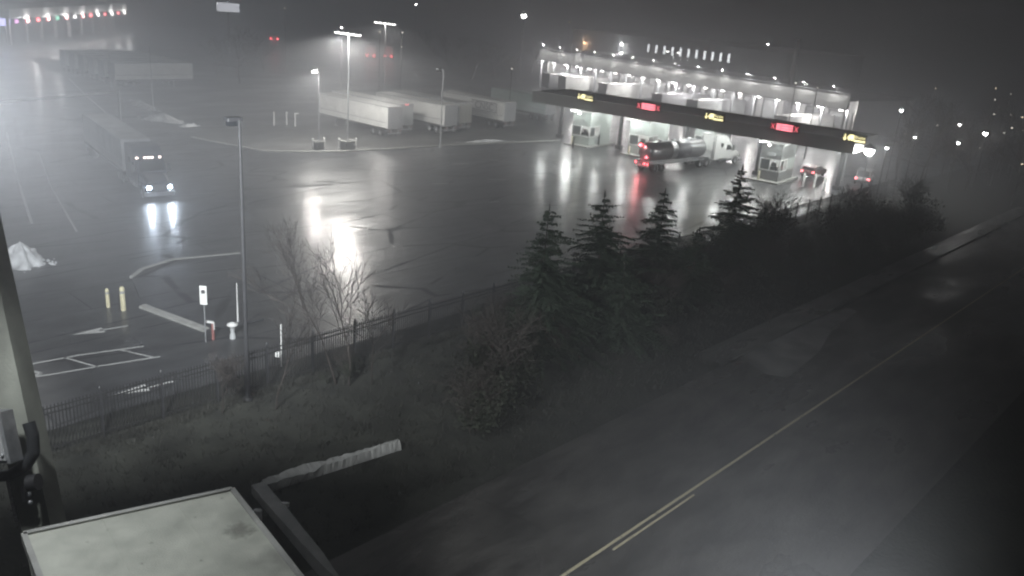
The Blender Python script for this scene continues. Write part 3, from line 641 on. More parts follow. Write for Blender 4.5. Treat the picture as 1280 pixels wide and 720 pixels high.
# ================================================================== POLES AND LAMPS
def mast(base, h, heads, label, power=9000, r=.11, lit=True, base_blk=True, arm=1.0, name='light_mast', group='light masts in the lot', spread=None, emi=None):
    t = thing(name, label, 'lamp post', base, A, group)
    MB().tube((0, 0, .0), (0, 0, h), r, r * .55, 10).build('pole', M_steel, t)
    MB().lathe([(r * 1.9, 0), (r * 1.9, .12), (r * 1.2, .16)], 10).build('foot', M_steel, t)
    if not heads: return t
    br = MB(); ys_ = [(-arm + 2 * arm * k / max(1, heads - 1)) if heads > 1 else arm * .6 for k in range(heads)]
    br.tube((0, min(ys_ + [0]), h - .12), (0, max(ys_ + [0]), h - .12), .05, n=6).build('cross_arm', M_steel, t)
    for y in ys_:
        hd = MB().bbox(-.5, .18, y - .2, y + .2, h - .06, h + .1, .04).build('lamp_head', M_steel, t)
        MB().box(-.42, .1, y - .15, y + .15, h - .26, h - .065).build('lens', (emi or E_lamp) if lit else M_glass, hd)
        if lit: lamp((-.2, y, h - .3), power / heads, t, (1, .97, .91), .3, 'SPOT', 177, blend=.3)
    return t
mast(at(434.5, 187), 13.4, 5, 'tall five headed light mast standing in the planter beside the long white trailer', power=24000, arm=2.0, emi=E_lampd)
mast(at(398.5, 187), 9.0, 1, 'pole standing in the smaller planter at the kerb corner', power=6500)
mast(at(550, 184.5), 9.6, 1, 'thin pole behind the kerb in front of the white trailers', lit=False)
p2 = at(482, 28, 13.4); mast(Vector((p2.x, p2.y, 0)), 13.4, 5, 'distant five headed light mast right of the tall one', power=5000, arm=2.2, emi=E_lampd)
mast(at(832, 140), 11.3, 2, 'slim pole with two lamp heads between the booth canopy and the dock', power=2500, arm=1.2, emi=E_lampd)
mast(at(1052, 228), 8.2, 0, 'thin dark pole beside the car at the right end of the canopy', r=.09)
pb = at(978, 165); tcol = mast(pb, 15.5, 0, 'thick grey column rising behind the right red sign', r=.6, name='steel_column', group=None); repaint(tcol, 'pole', M_dark); repaint(tcol, 'foot', M_dark)
tp = mast(at(310, 500), 12.9, 1, 'unlit lamp pole rising from the fence on the left', lit=False, r=.11, arm=.35)
for q in ('pole', 'lamp_head', 'cross_arm', 'foot'): repaint(tp, q, M_dark)
mast(at(139.5, 110), 5.6, 0, 'left of two thin poles by the white trailer row', r=.07); mast(at(192, 142), 9.0, 0, 'thin pole standing by the ploughed snow heap', r=.07)
t = mast(at(297.5, 404), 2.4, 0, 'short bright white pole beside the unlit lamp pole', r=.05, name='marker_pole', group=None); repaint(t, 'pole', M_white)
# planters at the mast feet with bollards
def planter(p, wd, h, label):
    t = thing('planter', label, 'planter', (p.x, p.y, .012), A)
    b = MB(); s = wd / 2
    b.poly([(-s * .85, -s * .85), (s * .85, -s * .85), (s * .85, s * .85), (-s * .85, s * .85)], 0, h).build('tub', mat('dark_concrete_tub', (.07, .07, .065), .8), t)
    r_ = MB()
    for a_, b_ in (((-s, -s), (s, -s)), ((s, -s), (s, s)), ((s, s), (-s, s)), ((-s, s), (-s, -s))): r_.bar((*a_, h + .05), (*b_, h + .05), .16, .1)
    r_.build('rim', M_conc, t); return t
planter(at(434.5, 187), 1.5, 1.0, 'large square planter at the foot of the five headed mast'); planter(at(398.5, 187), 1.0, .9, 'small square planter at the kerb corner pole')
def bollard(p, h, r, m, label, group, cat='bollard'):
    t = thing('bollard', label, cat, (p.x, p.y, .004), 0, group)
    MB().lathe([(r, 0), (r, h - r), (r * .85, h - r * .4), (r * .5, h - .05 * r), (.001, h)], 12).build('post', m, t)
    MB().lathe([(r * 1.03, h * .72), (r * 1.03, h * .82)], 12).build('band', M_steel, t); return t
for px, py, lab in ((391, 187, 'left of the white bollards at the small planter'), (405, 186, 'white bollard between the two planters, nearer the small one'), (424, 186.5, 'white bollard just left of the large planter'), (445, 186, 'white bollard on the right side of the large planter')):
    bollard(at(px, py), 1.35, .11, M_white, lab, 'white bollards at the planters')
bollard(at(135.5, 384), 1.15, .11, M_yellow, 'thinner left one of two pale yellow bollards by the island', 'yellow bollards by the island')
bollard(at(154.5, 388), 1.45, .14, M_yellow, 'thicker right one of two pale yellow bollards by the island', 'yellow bollards by the island')
# small posts in the yard corner
for px, y0_, y1_, lab in ((342.5, 157, 141, 'leftmost slim white post in the yard corner'), (358.5, 156, 141, 'middle slim white post in the yard corner'), (369, 158, 142, 'slim white post with a small arm in the yard corner')):
    b = at(px, y0_); h = hgt(b, y1_); t = thing('marker_post', lab, 'post', b, 0, 'slim white posts in the yard corner')
    MB().tube((0, 0, 0), (0, 0, h), .09, n=8).build('post', M_white, t)
    MB().box(-.05, .5 if px > 365 else .12, -.12, .12, h - .02, h + .12).build('cap', M_white, t)
# sign on the island
b = at(257, 428); hT = hgt(b, 356)
t = thing('road_sign', 'white upright sign with a dark symbol on the kerbed island', 'sign', b, A - R(48) )
MB().tube((0, .04, 0), (0, .04, hT), .035, n=8).build('post', M_steel, t)
MB().bbox(-.19, .19, -.02, 0, hT - 1.05, hT, .015).build('sign_plate', M_white, t)
MB().tube((0, -.022, hT - .33), (0, -.028, hT - .33), .11, n=16).build('symbol', M_dark, t)
b = at(260, 425); t = thing('barrier_post', 'short red post with a white hooked top on the island edge', 'post', b + Vector((.25, .1, 0)), 0)
MB().tube((0, 0, 0), (0, 0, .95), .08, n=10).build('post', M_red, t); MB().bar((.05, 0, 1.0), (-.38, 0, 1.03), .12, .1).bar((0.05, 0, .6), (.05, 0, 1.0), .1, .1).build('hooked_top', M_white, t)
b = at(291, 423); t = thing('intercom_stand', 'pale round capped stand left of the white pole', 'stand', b, 0)
MB().lathe([(.17, 0), (.15, .25), (.09, .35), (.13, .5), (.12, .62)], 12).build('body', M_offw, t); MB().lathe([(.05, .62), (.3, .78), (.26, .86), (.001, .95)], 14).build('cap', M_white, t)
b = at(352, 458); t = thing('marker_pole', 'slim white pole with a small bright box behind the fence', 'pole', b, 0)
MB().tube((0, 0, 0), (0, 0, 2.3), .035, n=8).build('post', M_white, t); MB().bbox(-.32, -.02, -.12, .12, .55, .78, .02).build('box', M_white, t)

# clearance bar over the left lanes
e0, e1 = at(-40, 131, 5.2), at(148, 114.5, 5.2)
t = thing('clearance_bar', 'dark height clearance bar spanning the left lanes', 'barrier', (e1.x, e1.y, 0), 0)
d = e0 - e1; d.z = 0
MB().tube((0, 0, 5.2), (d.x, d.y, 5.2), .16, n=10).build('beam', M_dark, t)
for q in (Vector((0, 0, 0)), d): MB().tube((q.x, q.y, 0), (q.x, q.y, 5.4), .12, n=10).build('post', M_dark, t)

# far lamps: (px, py, lamp height, size, label)
far_l = [(655, 19, 15, 1.5, 'big glaring white lamp alone above the dark trees'), (712, 27, 12, .45, 'small white lamp above the tall building, left'), (766, 34, 11, .25, 'faint lamp speck over the tall building roof'), (520, 5, 14, .6, 'white lamp high at the top edge over the black yard'),
 (427, 34, 11, .5, 'lamp left beside the tall five headed mast'), (475, 39, 11, .45, 'lamp just left of the distant five headed mast'), (503, 40, 11, .45, 'lamp just right of the distant five headed mast'), (502, 58, 9, .35, 'lamp low to the right of the distant mast'), (640, 85, 8, .4, 'dim lamp at the yard end behind the trailers'), (356, 10, 13, .3, 'faint lamp near the top edge left of centre'), (546, 8, 13, .25, 'faint speck of a lamp at the top centre'),
 (960, 55, 12, .5, 'lamp right of the tall building end'), (995, 103, 10, .45, 'bright lamp over the right end of the dock roof'), (1022, 109, 10, .3, 'small lamp at the end of the dock roof'),
 (1109, 184, 6, .7, 'white cross shaped lamp right of the canopy end'), (1087, 187, 5.2, 2.2, 'dazzling lamp at the right end of the canopy'), (1127, 137, 9, .8, 'wide lamp above the right side houses'),
 (1121, 163, 6, .35, 'lamp of the string right of the canopy, left one'), (1132, 167, 6, .35, 'lamp of the string right of the canopy, middle one'), (1144, 171, 6, .55, 'lamp of the string right of the canopy, right one'),
 (1170, 110, 9, .25, 'faint house lamp far right, highest left'), (1245, 110, 9, .3, 'house lamp far right, upper of a pair'), (1264, 117, 9, .25, 'house lamp far right near the edge, dim'), (1244, 124, 8, .3, 'house lamp far right, lower of a pair'), (1243, 142, 8, .35, 'tall flickering house lamp far right'), (1264, 143, 8, .3, 'house lamp far right below the dim one'), (1278, 146, 8, .3, 'house lamp cut by the right edge, upper'),
 (1172, 156, 7, .35, 'house lamp over the dark slope, left'), (1200, 155, 7, .6, 'bright house lamp of the stacked pair, upper'), (1198, 178, 6, .6, 'bright house lamp of the stacked pair, lower'), (1232, 166, 7, .95, 'largest house lamp far right'), (1255, 165, 7, .4, 'house lamp right of the largest one'), (1265, 159, 7, .45, 'bright house lamp near the right edge'), (1279, 162, 7, .45, 'house lamp cut by the right edge, middle'), (1225, 184, 5, .3, 'lowest small house lamp under the largest'), (1278, 204, 5, .35, 'house lamp cut by the right edge, lowest'),
 (2, 309, 4.5, .13, 'bright lamp at the left frame edge above the snow cone')]
for px, py, h, sz, lab in far_l:
    p = at(px, py, h); dist = (p - CAM).length; s = min(1.0, max(.1, sz * dist / 260))
    t = thing('street_lamp', lab, 'street lamp', (p.x, p.y, 0), math.atan2(-p.x, p.y), 'far street and house lamps')
    MB().tube((0, 0, 0), (0, 0, h - .1), .08, .06, 6).tube((0, 0, h - .1), (0, -.5, h + .05), .05, n=5).build('pole', M_dark, t)
    MB().lathe([(.02, s * .75 + .1), (s * .75, s * .35), (s * .8, s * .2)], 10, (0, -.5, h)).build('hood', M_dark, t)
    MB().ball((0, -.5, h - s * .1), s * .62, 10, 6).build('lamp_globe', E_lamp if sz > .45 or px < 10 else (E_far if int(px) % 3 else E_farw), t)
    if sz > .5 or px < 10: lamp((0, -.5 - s, h - s * .2), (2200 if px == 1087 else 280 * sz) if px > 10 else 250, t, (1, 1, .98), .3)

# distant plaza at the top left
pp0, pp1 = at(0, 24, 6), at(150, 13, 6); pp0.z = pp1.z = 0
d = pp1 - pp0; pr = math.atan2(d.y, d.x); PL = d.length
t = thing('toll_plaza_canopy', 'far white toll plaza canopy with coloured lane lamps at the top left', 'canopy', pp0, pr)
MB().box(0, PL, -2, 8, 6.2, 8.2).build('roof', M_white, t)
for k in range(10): MB().box(k * PL / 9 - .3, k * PL / 9 + .3, 2, 2.6, 0, 6.2).build('column', M_offw, t)
for k in range(14):
    m = [E_pink, E_red, E_red, E_red, E_green, E_red, E_lampd, E_red, E_red, E_lampd, E_red, E_lampd, E_red, E_lampd][k]
    MB().box(PL * (k + .5) / 14 - .8, PL * (k + .5) / 14 + .8, -2.2, -2.02, 5.2, 6.0).build('lane_lamp', m, t)
    if k % 2: MB().box(PL * (k + .5) / 14 - .9, PL * (k + .5) / 14 + .9, -2.0, .5, 6.1, 6.19).build('ceiling_light', E_lamp, t); lamp((PL * (k + .5) / 14, -3, 5.6), 900, t, (1, .98, .95), .5)
t = thing('lit_sign', 'bluish white lit sign at the far left of the plaza', 'sign', at(5, 26, 5) * 1 - Vector((0, 0, 5)), pr)
MB().box(-2.5, 2.5, -.3, 0, 4, 8).build('panel', E_blue, t); MB().box(-.3, .3, -.25, -.05, 0, 4).build('post', M_steel, t)
p = at(285, 9, 11); t = thing('lit_sign', 'white lit billboard near the top edge left of centre', 'sign', (p.x, p.y, 0), math.atan2(-p.x, p.y))
MB().box(-2.7, 2.7, -.3, 0, 9.9, 12.0).build('panel', emit('billboard_glow', (.9, .92, 1), 1.6), t); MB().box(-.3, .3, -.25, .2, 0, 9.9).build('post', M_dark, t)
# far vehicles showing red lamps
for px, py, lab in ((343, 62, 'distant truck seen from behind with a pair of red lamps'), (463, 75, 'distant box truck with a red lamp beside the five headed mast'), (485, 76, 'distant truck with a red lamp left of the black yard')):
    p = at(px, py); t = thing('distant_truck', lab, 'truck', (p.x, p.y, .006), math.atan2(p.y, p.x))
    MB().bbox(0, 9, -1.25, 1.25, 1.1, 3.8, .06).build('box_body', M_greyd, t); MB().prism([(9.3, .6), (9.3, 2.9), (10.6, 2.8), (11.2, 1.7), (11.3, .6)], -1.15, 1.15).build('cab', M_white, t)
    MB().box(.3, 11, -.5, .5, .7, 1.1).build('chassis', M_dark, t)
    for x in (1.5, 2.8, 10.2):
        for s in (-1, 1): wheel(t, x, s * 1.0, .5, .4)
    for y in (-.9, .9): MB().ball((-.1, y, 2.9 if px < 400 else 1.2), .3).build('tail_lamp', E_red, t)
    lamp((-.8, 0, 2.6), 40, t, (1, .15, .18), .3)

# ================================================================== FENCE ALONG THE LOT
fv, fu0, fu1, bay = 32.7, -1.0, 101.0, 2.55
t = thing('metal_fence', 'long dark picket fence between the lot and the planted verge', 'fence', W(fu0, fv), A)
n = int((fu1 - fu0) / bay); FH = 2.05
pm_ = None; pp_ = None
for k in range(n + 1):
    if pp_ is None: pp_ = MB().box(-.045, .045, -.045, .045, 0, FH + .22).lathe([(.07, FH + .22), (.05, FH + .28), (.001, FH + .33)], 8).build('post', M_dark, t); o = pp_
    else: o = pp_.copy(); COL.objects.link(o); o.parent = t
    o.location = (k * bay, 0, 0)
    if k == n: break
    if pm_ is None:
        m = MB().box(.045, bay - .045, -.02, .02, .22, .27).box(.045, bay - .045, -.02, .02, FH - .32, FH - .27).box(.045, bay - .045, -.02, .02, FH - .1, FH - .05)
        for q in range(18): x = .12 + q * (bay - .24) / 17; m.box(x - .019, x + .019, -.042, -.02, .08, FH + .08)
        pm_ = m.build('picket_panel', M_black, t); o = pm_
    else: o = pm_.copy(); COL.objects.link(o); o.parent = t
    o.location = (k * bay, 0, 0)

# ================================================================== PLANTS
def conifer(name, h, wd, seed):
    rnd = random.Random(seed); cr_ = MB(); tiers = int(h * rnd.uniform(2.6, 3.8)); asym = rnd.uniform(.1, .3); aph = rnd.uniform(0, 6.28)
    for k in range(tiers):
        f = (k + rnd.uniform(-.3, .3)) / tiers; z = h * (.07 + .92 * f); Rr = wd * (1 - f) ** .8 * rnd.uniform(.75, 1.15) + .06
        nb_ = max(6, int(14 * (1 - f) + 5))
        for j in range(nb_):
            a = rnd.uniform(0, 6.283); L = Rr * rnd.uniform(.45, 1.2) * (1 + asym * math.cos(a - aph))
            if rnd.random() < .16: continue
            droop = rnd.uniform(.1, .5) * (1 - f); d = Vector((math.cos(a), math.sin(a), 0)); s = Vector((-d.y, d.x, 0))
            ns = max(3, int(L / .16))
            for q in range(ns):
                g = (q + .6) / ns; c0 = d * (L * g) + Vector((0, 0, z - droop * L * g * g + .12 * L * g))
                for sd in (-1, 1):
                    l = (.14 + .22 * L * (1 - g) * .8) * rnd.uniform(.4, 1.35); tip = c0 + d * l * .7 + s * sd * l * .75 + Vector((0, 0, rnd.uniform(-.14, .08)))
                    e = Vector((0, 0, rnd.uniform(.03, .07))); b2 = d * .05
                    cr_.add([c0 - b2 - e, c0 + b2 + e, tip], [(0, 1, 2)])
                    cr_.add([c0 - s * .05, c0 + s * .05, tip - Vector((0, 0, .12))], [(0, 1, 2)])
    for j in range(6): cr_.add([(0, 0, h * .96), (rnd.uniform(-.1, .1), rnd.uniform(-.1, .1), h * .97), (0, 0, h * 1.03)], [(0, 1, 2)])
    tr_ = MB().tube((0, 0, 0), (0, 0, h * .97), .03 * h * .6, .012, 7)
    return cr_, tr_
def on_v(px, v):                                          # ground point on line v at pixel column px
    lo, hi = -20, 220
    for _ in range(60):
        m = (lo + hi) / 2
        if pix(W(m, v))[0] < px: lo = m
        else: hi = m
    return W(lo, v)
for i, (px, v, topy, wd, lab) in enumerate([(905, 29.5, 208, 1.9, 'tallest spruce, in front of the tanker cab reflections'), (742, 28.5, 243, 2.5, 'broad spruce left of the tanker tail reflection'), (815, 29, 239, 2.1, 'middle spruce below the tanker'), (668, 28, 258, 2.2, 'leftmost dim spruce at the edge of the bright lot'), (945, 28.5, 262, 1.6, 'short spruce right of the tallest one'), (775, 25.5, 318, 2.0, 'low spruce in front of the broad one'), (860, 27, 285, 1.7, 'small spruce between the middle and the tallest spruce')]):
    b = on_v(px, v); h = hgt(b, topy)
    t = thing('spruce_tree', lab, 'tree', b, random.uniform(0, 6), 'spruces on the verge')
    cr_, tr_ = conifer('c', h, wd * (1.75, 1.9, 1.5, 1.7, 1.4, 1.6, 1.5)[i], 20 + i); cr_.build('crown', M_needle, t); tr_.build('trunk', M_bark, t); t.rotation_euler = (R((2, -3, 3, -2, 4, -2, 1)[i]), R((1, 2, -3, 2, -2, 3, 0)[i]), t.rotation_euler.z)
def bare(h, seed, spread=.5, depth=4, r=.05, up_=.6, stems=1, kids=(3, 4)):
    rnd = random.Random(seed); tw = MB(); trn = MB()
    def grow(p, d, L, r, lv):
        n_ = 3; q = p
        for k in range(n_):
            d = (d + Vector((rnd.gauss(0, .12), rnd.gauss(0, .12), rnd.uniform(0, .1)))).normalized(); q2 = q + d * L / n_
            (trn if lv == 0 else tw).tube(q, q2, max(.006, r * (1 - k / n_ * .4)), max(.005, r * (1 - (k + 1) / n_ * .4)), 6 if lv == 0 else 3, False)
            q = q2
            if lv < depth and (k > 0 or lv > 0):
                for _ in range(rnd.randint(1, kids[0] - 1)):
                    s = Vector((rnd.gauss(0, 1), rnd.gauss(0, 1), rnd.gauss(0, .5))).normalized(); grow(q, (d * up_ + s * spread).normalized(), L * rnd.uniform(.45, .68), r * .5, lv + 1)
        if lv < depth:
            for _ in range(2): s = Vector((rnd.gauss(0, 1), rnd.gauss(0, 1), rnd.gauss(0, .5))).normalized(); grow(q, (d * up_ + s * spread * .6).normalized(), L * rnd.uniform(.5, .7), r * .55, lv + 1)
    for s in range(stems): grow(Vector((rnd.uniform(-.2, .2) * (stems > 1), rnd.uniform(-.2, .2) * (stems > 1), 0)), Vector((rnd.gauss(0, .25) * (stems > 1), rnd.gauss(0, .25) * (stems > 1), 1)).normalized(), h * .45, r, 0)
    return tw, trn
for i, (px, v, topy, sp, lab) in enumerate([(420, 31, 283, .55, 'bare sapling in front of the bright wet glare'), (436, 30.5, 300, .6, 'second bare sapling right beside the glare'), (345, 30.5, 372, .6, 'thin bare sapling right of the unlit lamp pole'), (278, 31.6, 432, .8, 'bare bush with pale twigs at the foot of the unlit lamp pole'), (1010, 27, 300, .6, 'bare tree on the verge near the right end of the fence'), (960, 21, 385, .5, 'thin bare sapling by the wet pavement'), (465, 30, 345, .6, 'bare twiggy tree right of the glare')]):
    b = on_v(px, v); h = hgt(b, topy)
    tw, trn = bare(h, 50 + i, sp * .85, 4 if i in (0, 3, 4) else 3, .014 * h ** .6, .75, kids=(3, 4))
    t = thing('bare_tree', lab, 'tree', b, 0, 'bare saplings by the fence'); trn.build('trunk', M_bark, t); tw.build('crown', M_twig, t)
def shrub(seed, h=2.2, r=1.6):
    rnd = random.Random(seed); lf = MB()
    cl = [(Vector((rnd.gauss(0, .45) * r, rnd.gauss(0, .45) * r, rnd.uniform(.25, .8) * h)), rnd.uniform(.3, .6)) for _ in range(16)]
    for c0, cr0 in cl:
        for _ in range(110):
            d = Vector((rnd.gauss(0, 1), rnd.gauss(0, 1), rnd.gauss(0, .8))) * cr0 * .62; p = c0 + d; p.z = max(.03, p.z)
            a = Vector((rnd.gauss(0, 1), rnd.gauss(0, 1), rnd.gauss(0, 1))).normalized() * rnd.uniform(.05, .11); b = a.orthogonal().normalized() * rnd.uniform(.03, .06)
            lf.add([p - a, p + b, p + a, p - b], [(0, 1, 2, 3)])
    return lf
protos = []
for s in range(3):
    tw, trn = bare(3.3, 90 + s, .8, 3, .03, .6, 5)
    t = thing('shrub', 'dark tangled shrub on the unlit planted verge', 'shrub', W(30, 27), 0, 'shrubs on the dark verge'); shrub(70 + s).build('foliage', M_leaf, t); trn.build('stems', M_bark, t); tw.build('twigs', M_twig, t); protos.append(t)
rs = random.Random(3); spots = []; rows = []
for u in range(24, 92, 3):
    for v in (23.5, 26.2, 28.6, 30.9):
        if rs.random() < (.62 if 34 < u < 82 else .3): spots.append((u + rs.uniform(-1, 1), v + rs.uniform(-.7, .7))); rows.append((23.5, 26.2, 28.6, 30.9).index(v))
row_names = ['nearest the road', 'second from the road', 'third from the road', 'nearest the fence']; cnt = [0] * 4
for i, (u, v) in enumerate(spots):
    o = protos[i] if i < 3 else copy_tree(protos[i % 3]); o['label'] = f'{ORD[cnt[rows[i]]]} dark shrub from the left in the verge row {row_names[rows[i]]}'; cnt[rows[i]] += 1; s = rs.choice((.5, .7, .8, 1.0, 1.3)) * rs.uniform(.85, 1.15); o.location = W(u, v); o.rotation_euler.z = rs.uniform(0, 6.28); o.scale = (s, s, s * rs.uniform(.8, 1.25))
gr = MB(); rg = random.Random(5)
for _ in range(5200):
    u, v = rg.uniform(2, 60), rg.uniform(20.6, 32.4)
    if rg.random() < .35: v = 32.4 + rg.uniform(-.5, .2)
    c0 = W(u, v)
    for _ in range(5):
        a = rg.uniform(0, 6.28); l = rg.uniform(.12, .38); o = Vector((rg.gauss(0, .1), rg.gauss(0, .1), 0)); d = Vector((math.cos(a), math.sin(a), 0)); b = c0 + o
        gr.add([b - d * .018, b + d * .018, b + Vector((rg.gauss(0, .12), rg.gauss(0, .12), l))], [(0, 1, 2)])
tag(gr.build('grass', mat('winter_grass_blades', (.030, .030, .024), .9, var=.5, scale=.6)), 'short dead winter grass on the verge', 'grass', kind='stuff')
# far dark tree rows
ft = []
for s in range(3):
    tw, trn = bare(11, 120 + s, .6, 4, .16, .6)
    t = thing('bare_tree', 'dim bare tree in the dark beyond the lit yards', 'tree', (0, 0, 0), 0, 'dim trees in the dark distance'); trn.build('trunk', M_bark, t); tw.build('crown', M_twig, t); ft.append(t)
sp2 = [(px, py) for px, py in ((1120, 225), (1150, 235), (1175, 222), (1205, 240), (1235, 232), (1265, 248), (1140, 200), (1190, 205), (1250, 210), (1275, 225), (560, 95), (590, 100), (620, 98), (648, 108), (605, 82), (570, 78), (540, 72), (300, 105), (270, 95), (330, 90), (665, 92))]
sp2.sort(); nleft = sum(px < 1000 for px, _ in sp2)
for i, (px, py) in enumerate(sp2):
    o = ft[i] if i < 3 else copy_tree(ft[i % 3]); o['label'] = (f'{ORD[i]} dim bare tree from the left in the dark behind the trailer yard' if i < nleft else f'{ORD[i - nleft]} dim bare tree from the left among the far right house lamps'); p = at(px, py); s = rs.uniform(.6, 1.0); o.location = p; o.rotation_euler.z = rs.uniform(0, 6.28); o.scale = (s, s, s)

# ================================================================== NEAR BUILDING, WALL AND POST
ZR = 11.5
ra, rb, rc = at(290, 612, ZR), at(30, 668, ZR), at(376, 722, ZR)
e2 = (rc - ra).normalized(); qa, qb = ra + e2 * 7, rb + e2 * 7
def inset(k): c0 = (ra + rb + qa + qb) / 4; return [tuple((p + (c0 - p).normalized() * k).xy) for p in (rb, qb, qa, ra)]
t = thing('lower_roof_building', 'near building corner with a pale stained flat roof', 'building', (0, 0, 0))
MB().poly(inset(.12), 0, ZR - .12).build('wall', mat('grey_render_wall', (.16, .16, .16), .8), t)
# roof membrane with stains of its own
mr = M_roofw.copy(); mr.name = 'stained_roof_membrane'; n_ = mr.node_tree; b_ = n_.nodes['Principled BSDF']
old = b_.inputs['Base Color'].links[0].from_socket
g = n_.nodes.new('ShaderNodeNewGeometry')
def blob(c0, rad, sc, lo, hi):
    v = n_.nodes.new('ShaderNodeVectorMath'); v.operation = 'DISTANCE'; v.inputs[1].default_value = c0; n_.links.new(g.outputs['Position'], v.inputs[0])
    x = n_.nodes.new('ShaderNodeTexNoise'); x.inputs['Scale'].default_value = sc; x.inputs['Detail'].default_value = 6; n_.links.new(g.outputs['Position'], x.inputs['Vector'])
    a = n_.nodes.new('ShaderNodeMath'); a.operation = 'MULTIPLY_ADD'; a.inputs[1].default_value = rad * 1.6; n_.links.new(x.outputs['Fac'], a.inputs[0]); n_.links.new(v.outputs['Value'], a.inputs[2])
    r = n_.nodes.new('ShaderNodeMapRange'); r.inputs[1].default_value = rad * lo; r.inputs[2].default_value = rad * hi; r.inputs[3].default_value = .65; r.inputs[4].default_value = 0; n_.links.new(a.outputs[0], r.inputs[0]); return r.outputs[0]
def dark(src, fac, col):
    mx = n_.nodes.new('ShaderNodeMix'); mx.data_type = 'RGBA'; n_.links.new(fac, mx.inputs[0]); n_.links.new(src, mx.inputs[6]); mx.inputs[7].default_value = (*col, 1); return mx.outputs[2]
o1 = dark(old, blob(at(300, 662, ZR), .30, 9, 1.0, 1.5), (.12, .12, .10)); o1 = dark(o1, blob(at(352, 700, ZR), .4, 4, 1.0, 1.7), (.2, .2, .18))
vr = n_.nodes.new('ShaderNodeTexVoronoi'); vr.inputs['Scale'].default_value = 3.2; n_.links.new(g.outputs['Position'], vr.inputs['Vector'])
r2 = n_.nodes.new('ShaderNodeMapRange'); r2.inputs[1].default_value = .03; r2.inputs[2].default_value = .09; r2.inputs[3].default_value = .6; r2.inputs[4].default_value = 0; n_.links.new(vr.outputs['Distance'], r2.inputs[0])
o1 = dark(o1, r2.outputs[0], (.16, .16, .13)); n_.links.new(o1, b_.inputs['Base Color'])
MB().poly([tuple(p.xy) for p in (rb, qb, qa, ra)], ZR - .12, ZR).build('roof', mr, t)
tr = MB()
for p, q in ((rb, ra), (ra, qa), (qb, rb)): tr.bar(Vector((*p.xy, ZR - .045)), Vector((*q.xy, ZR - .045)), .07, .15)
tr.build('roof_edge', M_conc, t)
sm_ = MB()
for f in (.36, .72): p, q = rb.lerp(ra, f), qb.lerp(qa, f); sm_.bar(Vector((*(p + e2 * .1).xy, ZR + .004)), Vector((*(q - e2 * .1).xy, ZR + .004)), .07, .012)
sm_.build('roof_seam', mr, t)
# retaining wall at ground level
cw, cn_, cf = at(322, 604, .4), at(426, 726, .4), at(499, 549, .4)
t = thing('retaining_wall', 'L shaped pale rough concrete wall beside the verge', 'wall', (0, 0, 0))
def rough_wall(name, p, q, wd, h, seed, jag):
    rnd = random.Random(seed); d = (q - p); d.z = 0; L = d.length; d.normalize(); s = Vector((-d.y, d.x, 0)); n_s = max(4, int(L / .09)); vs = []; fs = []
    jw = [0] * 4
    for k in range(n_s + 1):
        c0 = p + d * (L * k / n_s); jw = [.8 * x + rnd.uniform(-jag, jag) * .6 for x in jw]; j = jw
        ta = 1 if not jag else max(.25, 1 - (k / n_s) ** 3 * .8)
        vs += [(*(c0 - s * (wd / 2)).xy, 0), (*(c0 - s * (wd / 2 * ta + j[0])).xy, h + j[1] * .6), (*(c0 + s * (wd / 2 * ta + j[2])).xy, h + j[3] * .6), (*(c0 + s * (wd / 2)).xy, 0)]
    for k in range(n_s): fs += [(k * 4 + i, k * 4 + i + 1, k * 4 + 5 + i, k * 4 + 4 + i) for i in range(3)]
    fs += [(0, 1, 2, 3), tuple(n_s * 4 + i for i in (3, 2, 1, 0))]
    return MB().add(vs, fs).build(name, M_conc, t)
rough_wall('near_arm', cw, cn_, .5, .4, 1, .012); rough_wall('far_arm', cw + (cf - cw).normalized() * .25, cf, .46, .38, 2, .075)
b = at(322, 640, .4); bx = MB().bbox(b.x - .14, b.x + .14, b.y - .1, b.y + .1, .0, .5, .03).build('bracket', M_white, t)
b = at(358, 630, .4); bx = MB().bbox(b.x - .18, b.x + .1, b.y - .06, b.y + .06, .3, .46, .02).build('bracket', M_white, t)

# post at the left edge
def on_depth(px, py, d): return CAM + ray(px, py) * d
D0 = 12.3
pa_, pb_ = on_depth(52, 640, D0), on_depth(-28, 270, D0)
ax = (pb_ - pa_).normalized(); pa0 = pa_ - ax * 3.2
t = thing('leaning_post', 'grey green post leaning past the left edge of the pale roof', 'post', (0, 0, 0))
MB().bar(pa0, pb_ + ax * .6, .42, .42).build('shaft', mat('grey_green_concrete', (.30, .31, .27), .85, var=.25, scale=1.5, bump=.2), t)
o_ = -rt * .28 - fw * .12
MB().bar(pa_ + o_ - ax * .1, pa_ + o_ + ax * .62, .14, .05).build('mounting_plate', mat('bright_steel', (.6, .6, .6), .35, .7, var=.4, scale=40), t)
q1 = on_depth(30, 618, D0 - .4); MB().bar(q1 - ax * .1, q1 + ax * .12, .05, .05).ball(tuple(q1 + rt * .06), .045).ball(tuple(q1 + rt * .06 - ax * .12), .04).build('clamp', M_steel, t)
pl0 = [on_depth(*p, D0 - .5) for p in ((-70, 598), (14, 594), (32, 582), (42, 566), (41, 545), (36, 528))]
pt_ = thing('bent_pipe', 'dark bent pipe hooked against the leaning post', 'pipe', (0, 0, 0)); m = MB()
for p, q in zip(pl0, pl0[1:]): m.tube(p, q, .085, n=10)
for p in pl0[1:-1]: m.ball(tuple(p), .085, 10, 6)
m.build('tube', mat('black_pipe', (.03, .032, .034), .4), pt_); m = MB(); m.tube(on_depth(36, 604, D0 - .5), on_depth(48, 602, D0 - .5), .12, n=10).build('coupling', M_dark, pt_)
jb = thing('junction_box', 'pale metal box fixed above the bent pipe at the left edge', 'box', (0, 0, 0))
b0 = on_depth(-16, 545, D0 - .7)
